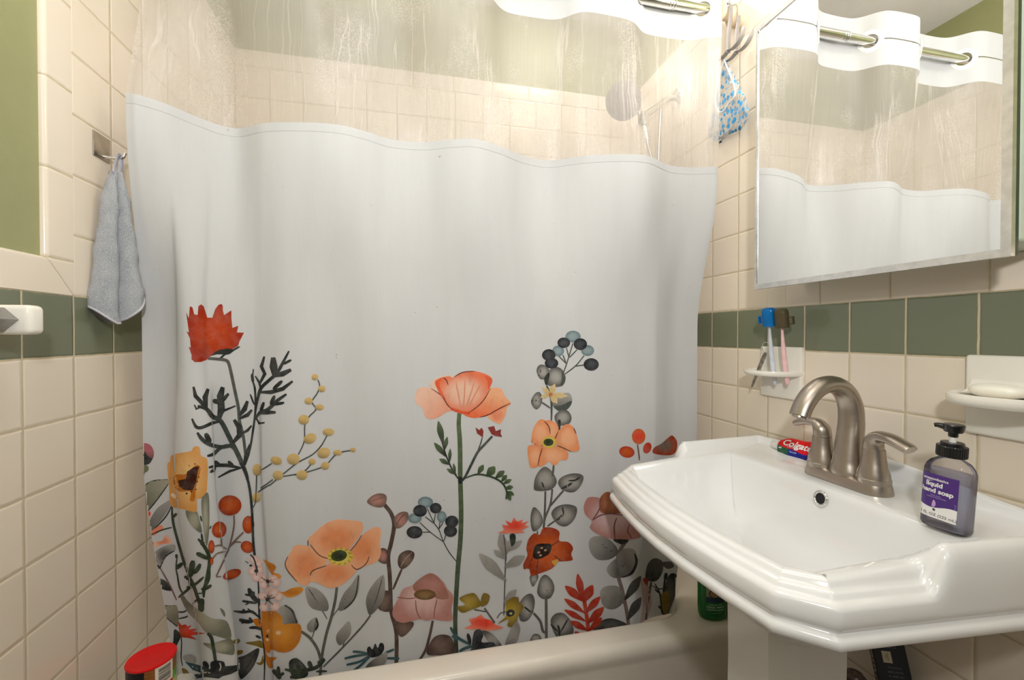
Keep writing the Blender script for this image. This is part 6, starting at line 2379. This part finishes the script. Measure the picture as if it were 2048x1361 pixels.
hosep = smooth_path([(0.803, 1.387, EYE.z + 0.678), (0.808, 1.386, EYE.z + 0.655), (0.822, 1.372, EYE.z + 0.58), (0.836, 1.350, EYE.z + 0.47), (0.846, 1.330, EYE.z + 0.33), (0.850, 1.325, EYE.z + 0.18), (0.855, 1.34, EYE.z + 0.07), (0.868, 1.38, EYE.z + 0.03), (0.880, 1.42, EYE.z + 0.10), (0.880, 1.432, EYE.z + 0.35), (0.872, 1.425, EYE.z + 0.60), (0.862, 1.400, EYE.z + 0.745), (0.858, 1.387, EYE.z + 0.795)], 8)
sh.part('hose', tube(hosep, 0.0065, 12), plain('steel hose', (0.7, 0.7, 0.7), 0.25, 1.0))

# ------------------------------------------------------------------ hooks on the rod end, and the shower cap
for hx, lbl, hs in ((0.868, 'grey plastic double hook hung on the rod end, farther from the mirror', 1.0), (0.8945, 'grey plastic double hook hung on the rod end, nearest the mirror', 1.0)):
    H = Thing('double_hook', lbl, 'hook', (hx, RY, RZ), 'double hooks on the rod end')
    arc = [(hx, RY + 0.0225 * math.cos(a), RZ + 0.0225 * math.sin(a)) for a in [PI * (1.30 - 1.18 * i / 12) for i in range(13)]]
    arc = [(hx, RY + 0.0235 * math.cos(a), RZ + 0.0235 * math.sin(a)) for a in [-0.35 + (PI + 0.45) * i / 14 for i in range(15)]]
    strap = arc + [(hx, RY - 0.0215, RZ - 0.030), (hx, RY - 0.016, RZ - 0.055), (hx, RY - 0.014, RZ - 0.080), (hx, RY - 0.014, RZ - 0.118)]
    H.part('strap', tube(strap, 0.0066, 10, up=(0, 0, 1), ry=0.0015), M['greyplastic'], angle=60)
    yb, zb = RY - 0.014, RZ - 0.112
    for s in (1, -1):
        pts = smooth_path([(hx, yb, zb), (hx, yb + s * 0.018, zb - 0.006), (hx, yb + s * 0.038, zb - 0.003), (hx, yb + s * 0.053, zb + 0.008), (hx, yb + s * 0.060, zb + 0.026)], 5)
        H.part('prong', tube(pts, [0.0066] * (len(pts) - 3) + [0.006, 0.005, 0.0035], 10, up=(0, 0, 1), ry=0.0016), M['greyplastic'], angle=60)

mcap, nt = newmat('dotted clear film')
N = NT(nt)
vo = N.n('ShaderNodeTexVoronoi', feature='F1')
vo.inputs['Scale'].default_value = 62
vo.inputs['Randomness'].default_value = 0.85
N.l(N.scalevec(N.obj(), (1.5, 1.0, 0.8)), vo.inputs['Vector'])
dots = N.ss(vo.outputs['Distance'], 0.40, 0.33)
wr = N.ss(N.noise(N.obj(), 55, 4, 0.6), 0.5, 0.75)
tr = N.n('ShaderNodeBsdfTransparent')
tr.inputs[0].default_value = (0.93, 0.93, 0.93, 1)
p = N.bsdf(Base_Color=N.mix(dots, (0.80, 0.80, 0.78), rgb(60, 150, 206)), Roughness=0.25)
N.l(N.bump(N.noise(N.obj(), 70, 4, 0.6), 0.004, 0.8), p.inputs['Normal'])
mx = N.n('ShaderNodeMixShader')
N.l(N.m('MINIMUM', N.m('ADD', N.m('MULTIPLY', dots, 0.85), N.m('ADD', 0.20, N.m('MULTIPLY', wr, 0.35))), 1.0), mx.inputs[0])
N.l(tr.outputs[0], mx.inputs[1])
N.l(p.outputs[0], mx.inputs[2])
N.out(mx.outputs[0])
scp = Thing('bathing_bonnet', 'clear shower cap with blue dots, hanging on the grey hooks by the curtain rod', 'shower cap', (0.888, 1.12, EYE.z + 0.78))
rnd = random.Random(11)
cl_ = []
for j in range(24):
    t = j / 23
    wid = interp([(0, 0.004), (0.08, 0.012), (0.25, 0.030), (0.5, 0.055), (0.75, 0.078), (0.9, 0.080), (1, 0.050)], t)
    dep = interp([(0, 0.003), (0.2, 0.008), (0.6, 0.016), (0.9, 0.015), (1, 0.006)], t)
    lp = []
    for i in range(40):
        a = 2 * PI * i / 40
        wr_ = 1 + 0.10 * math.sin(a * 5 + t * 9) + 0.05 * math.sin(a * 11 + t * 23)
        lp.append((0.893 - 0.002 - dep * math.cos(a) * wr_ * 0.8, 1.105 - 0.012 * t + wid * math.sin(a) * (1 + 0.05 * math.sin(t * 31)), EYE.z + 0.790 - 0.212 * t - 0.012 * math.sin(a * 3 + 1) * t))
    cl_.append(lp)
film = scp.part('film', fixn(loft(cl_)), mcap, angle=80)
ep = smooth_path([(0.882, 1.100, EYE.z + 0.790), (0.876, 1.075, EYE.z + 0.745), (0.868, 1.045, EYE.z + 0.690), (0.866, 1.036, EYE.z + 0.655), (0.866, 1.062, EYE.z + 0.645), (0.866, 1.085, EYE.z + 0.634), (0.868, 1.110, EYE.z + 0.650), (0.872, 1.125, EYE.z + 0.700), (0.880, 1.115, EYE.z + 0.760), (0.882, 1.104, EYE.z + 0.788)], 6)
scp.part('elastic_edge', tube(ep, 0.0022, 8), M['whiteplastic'], label='white elastic edge')
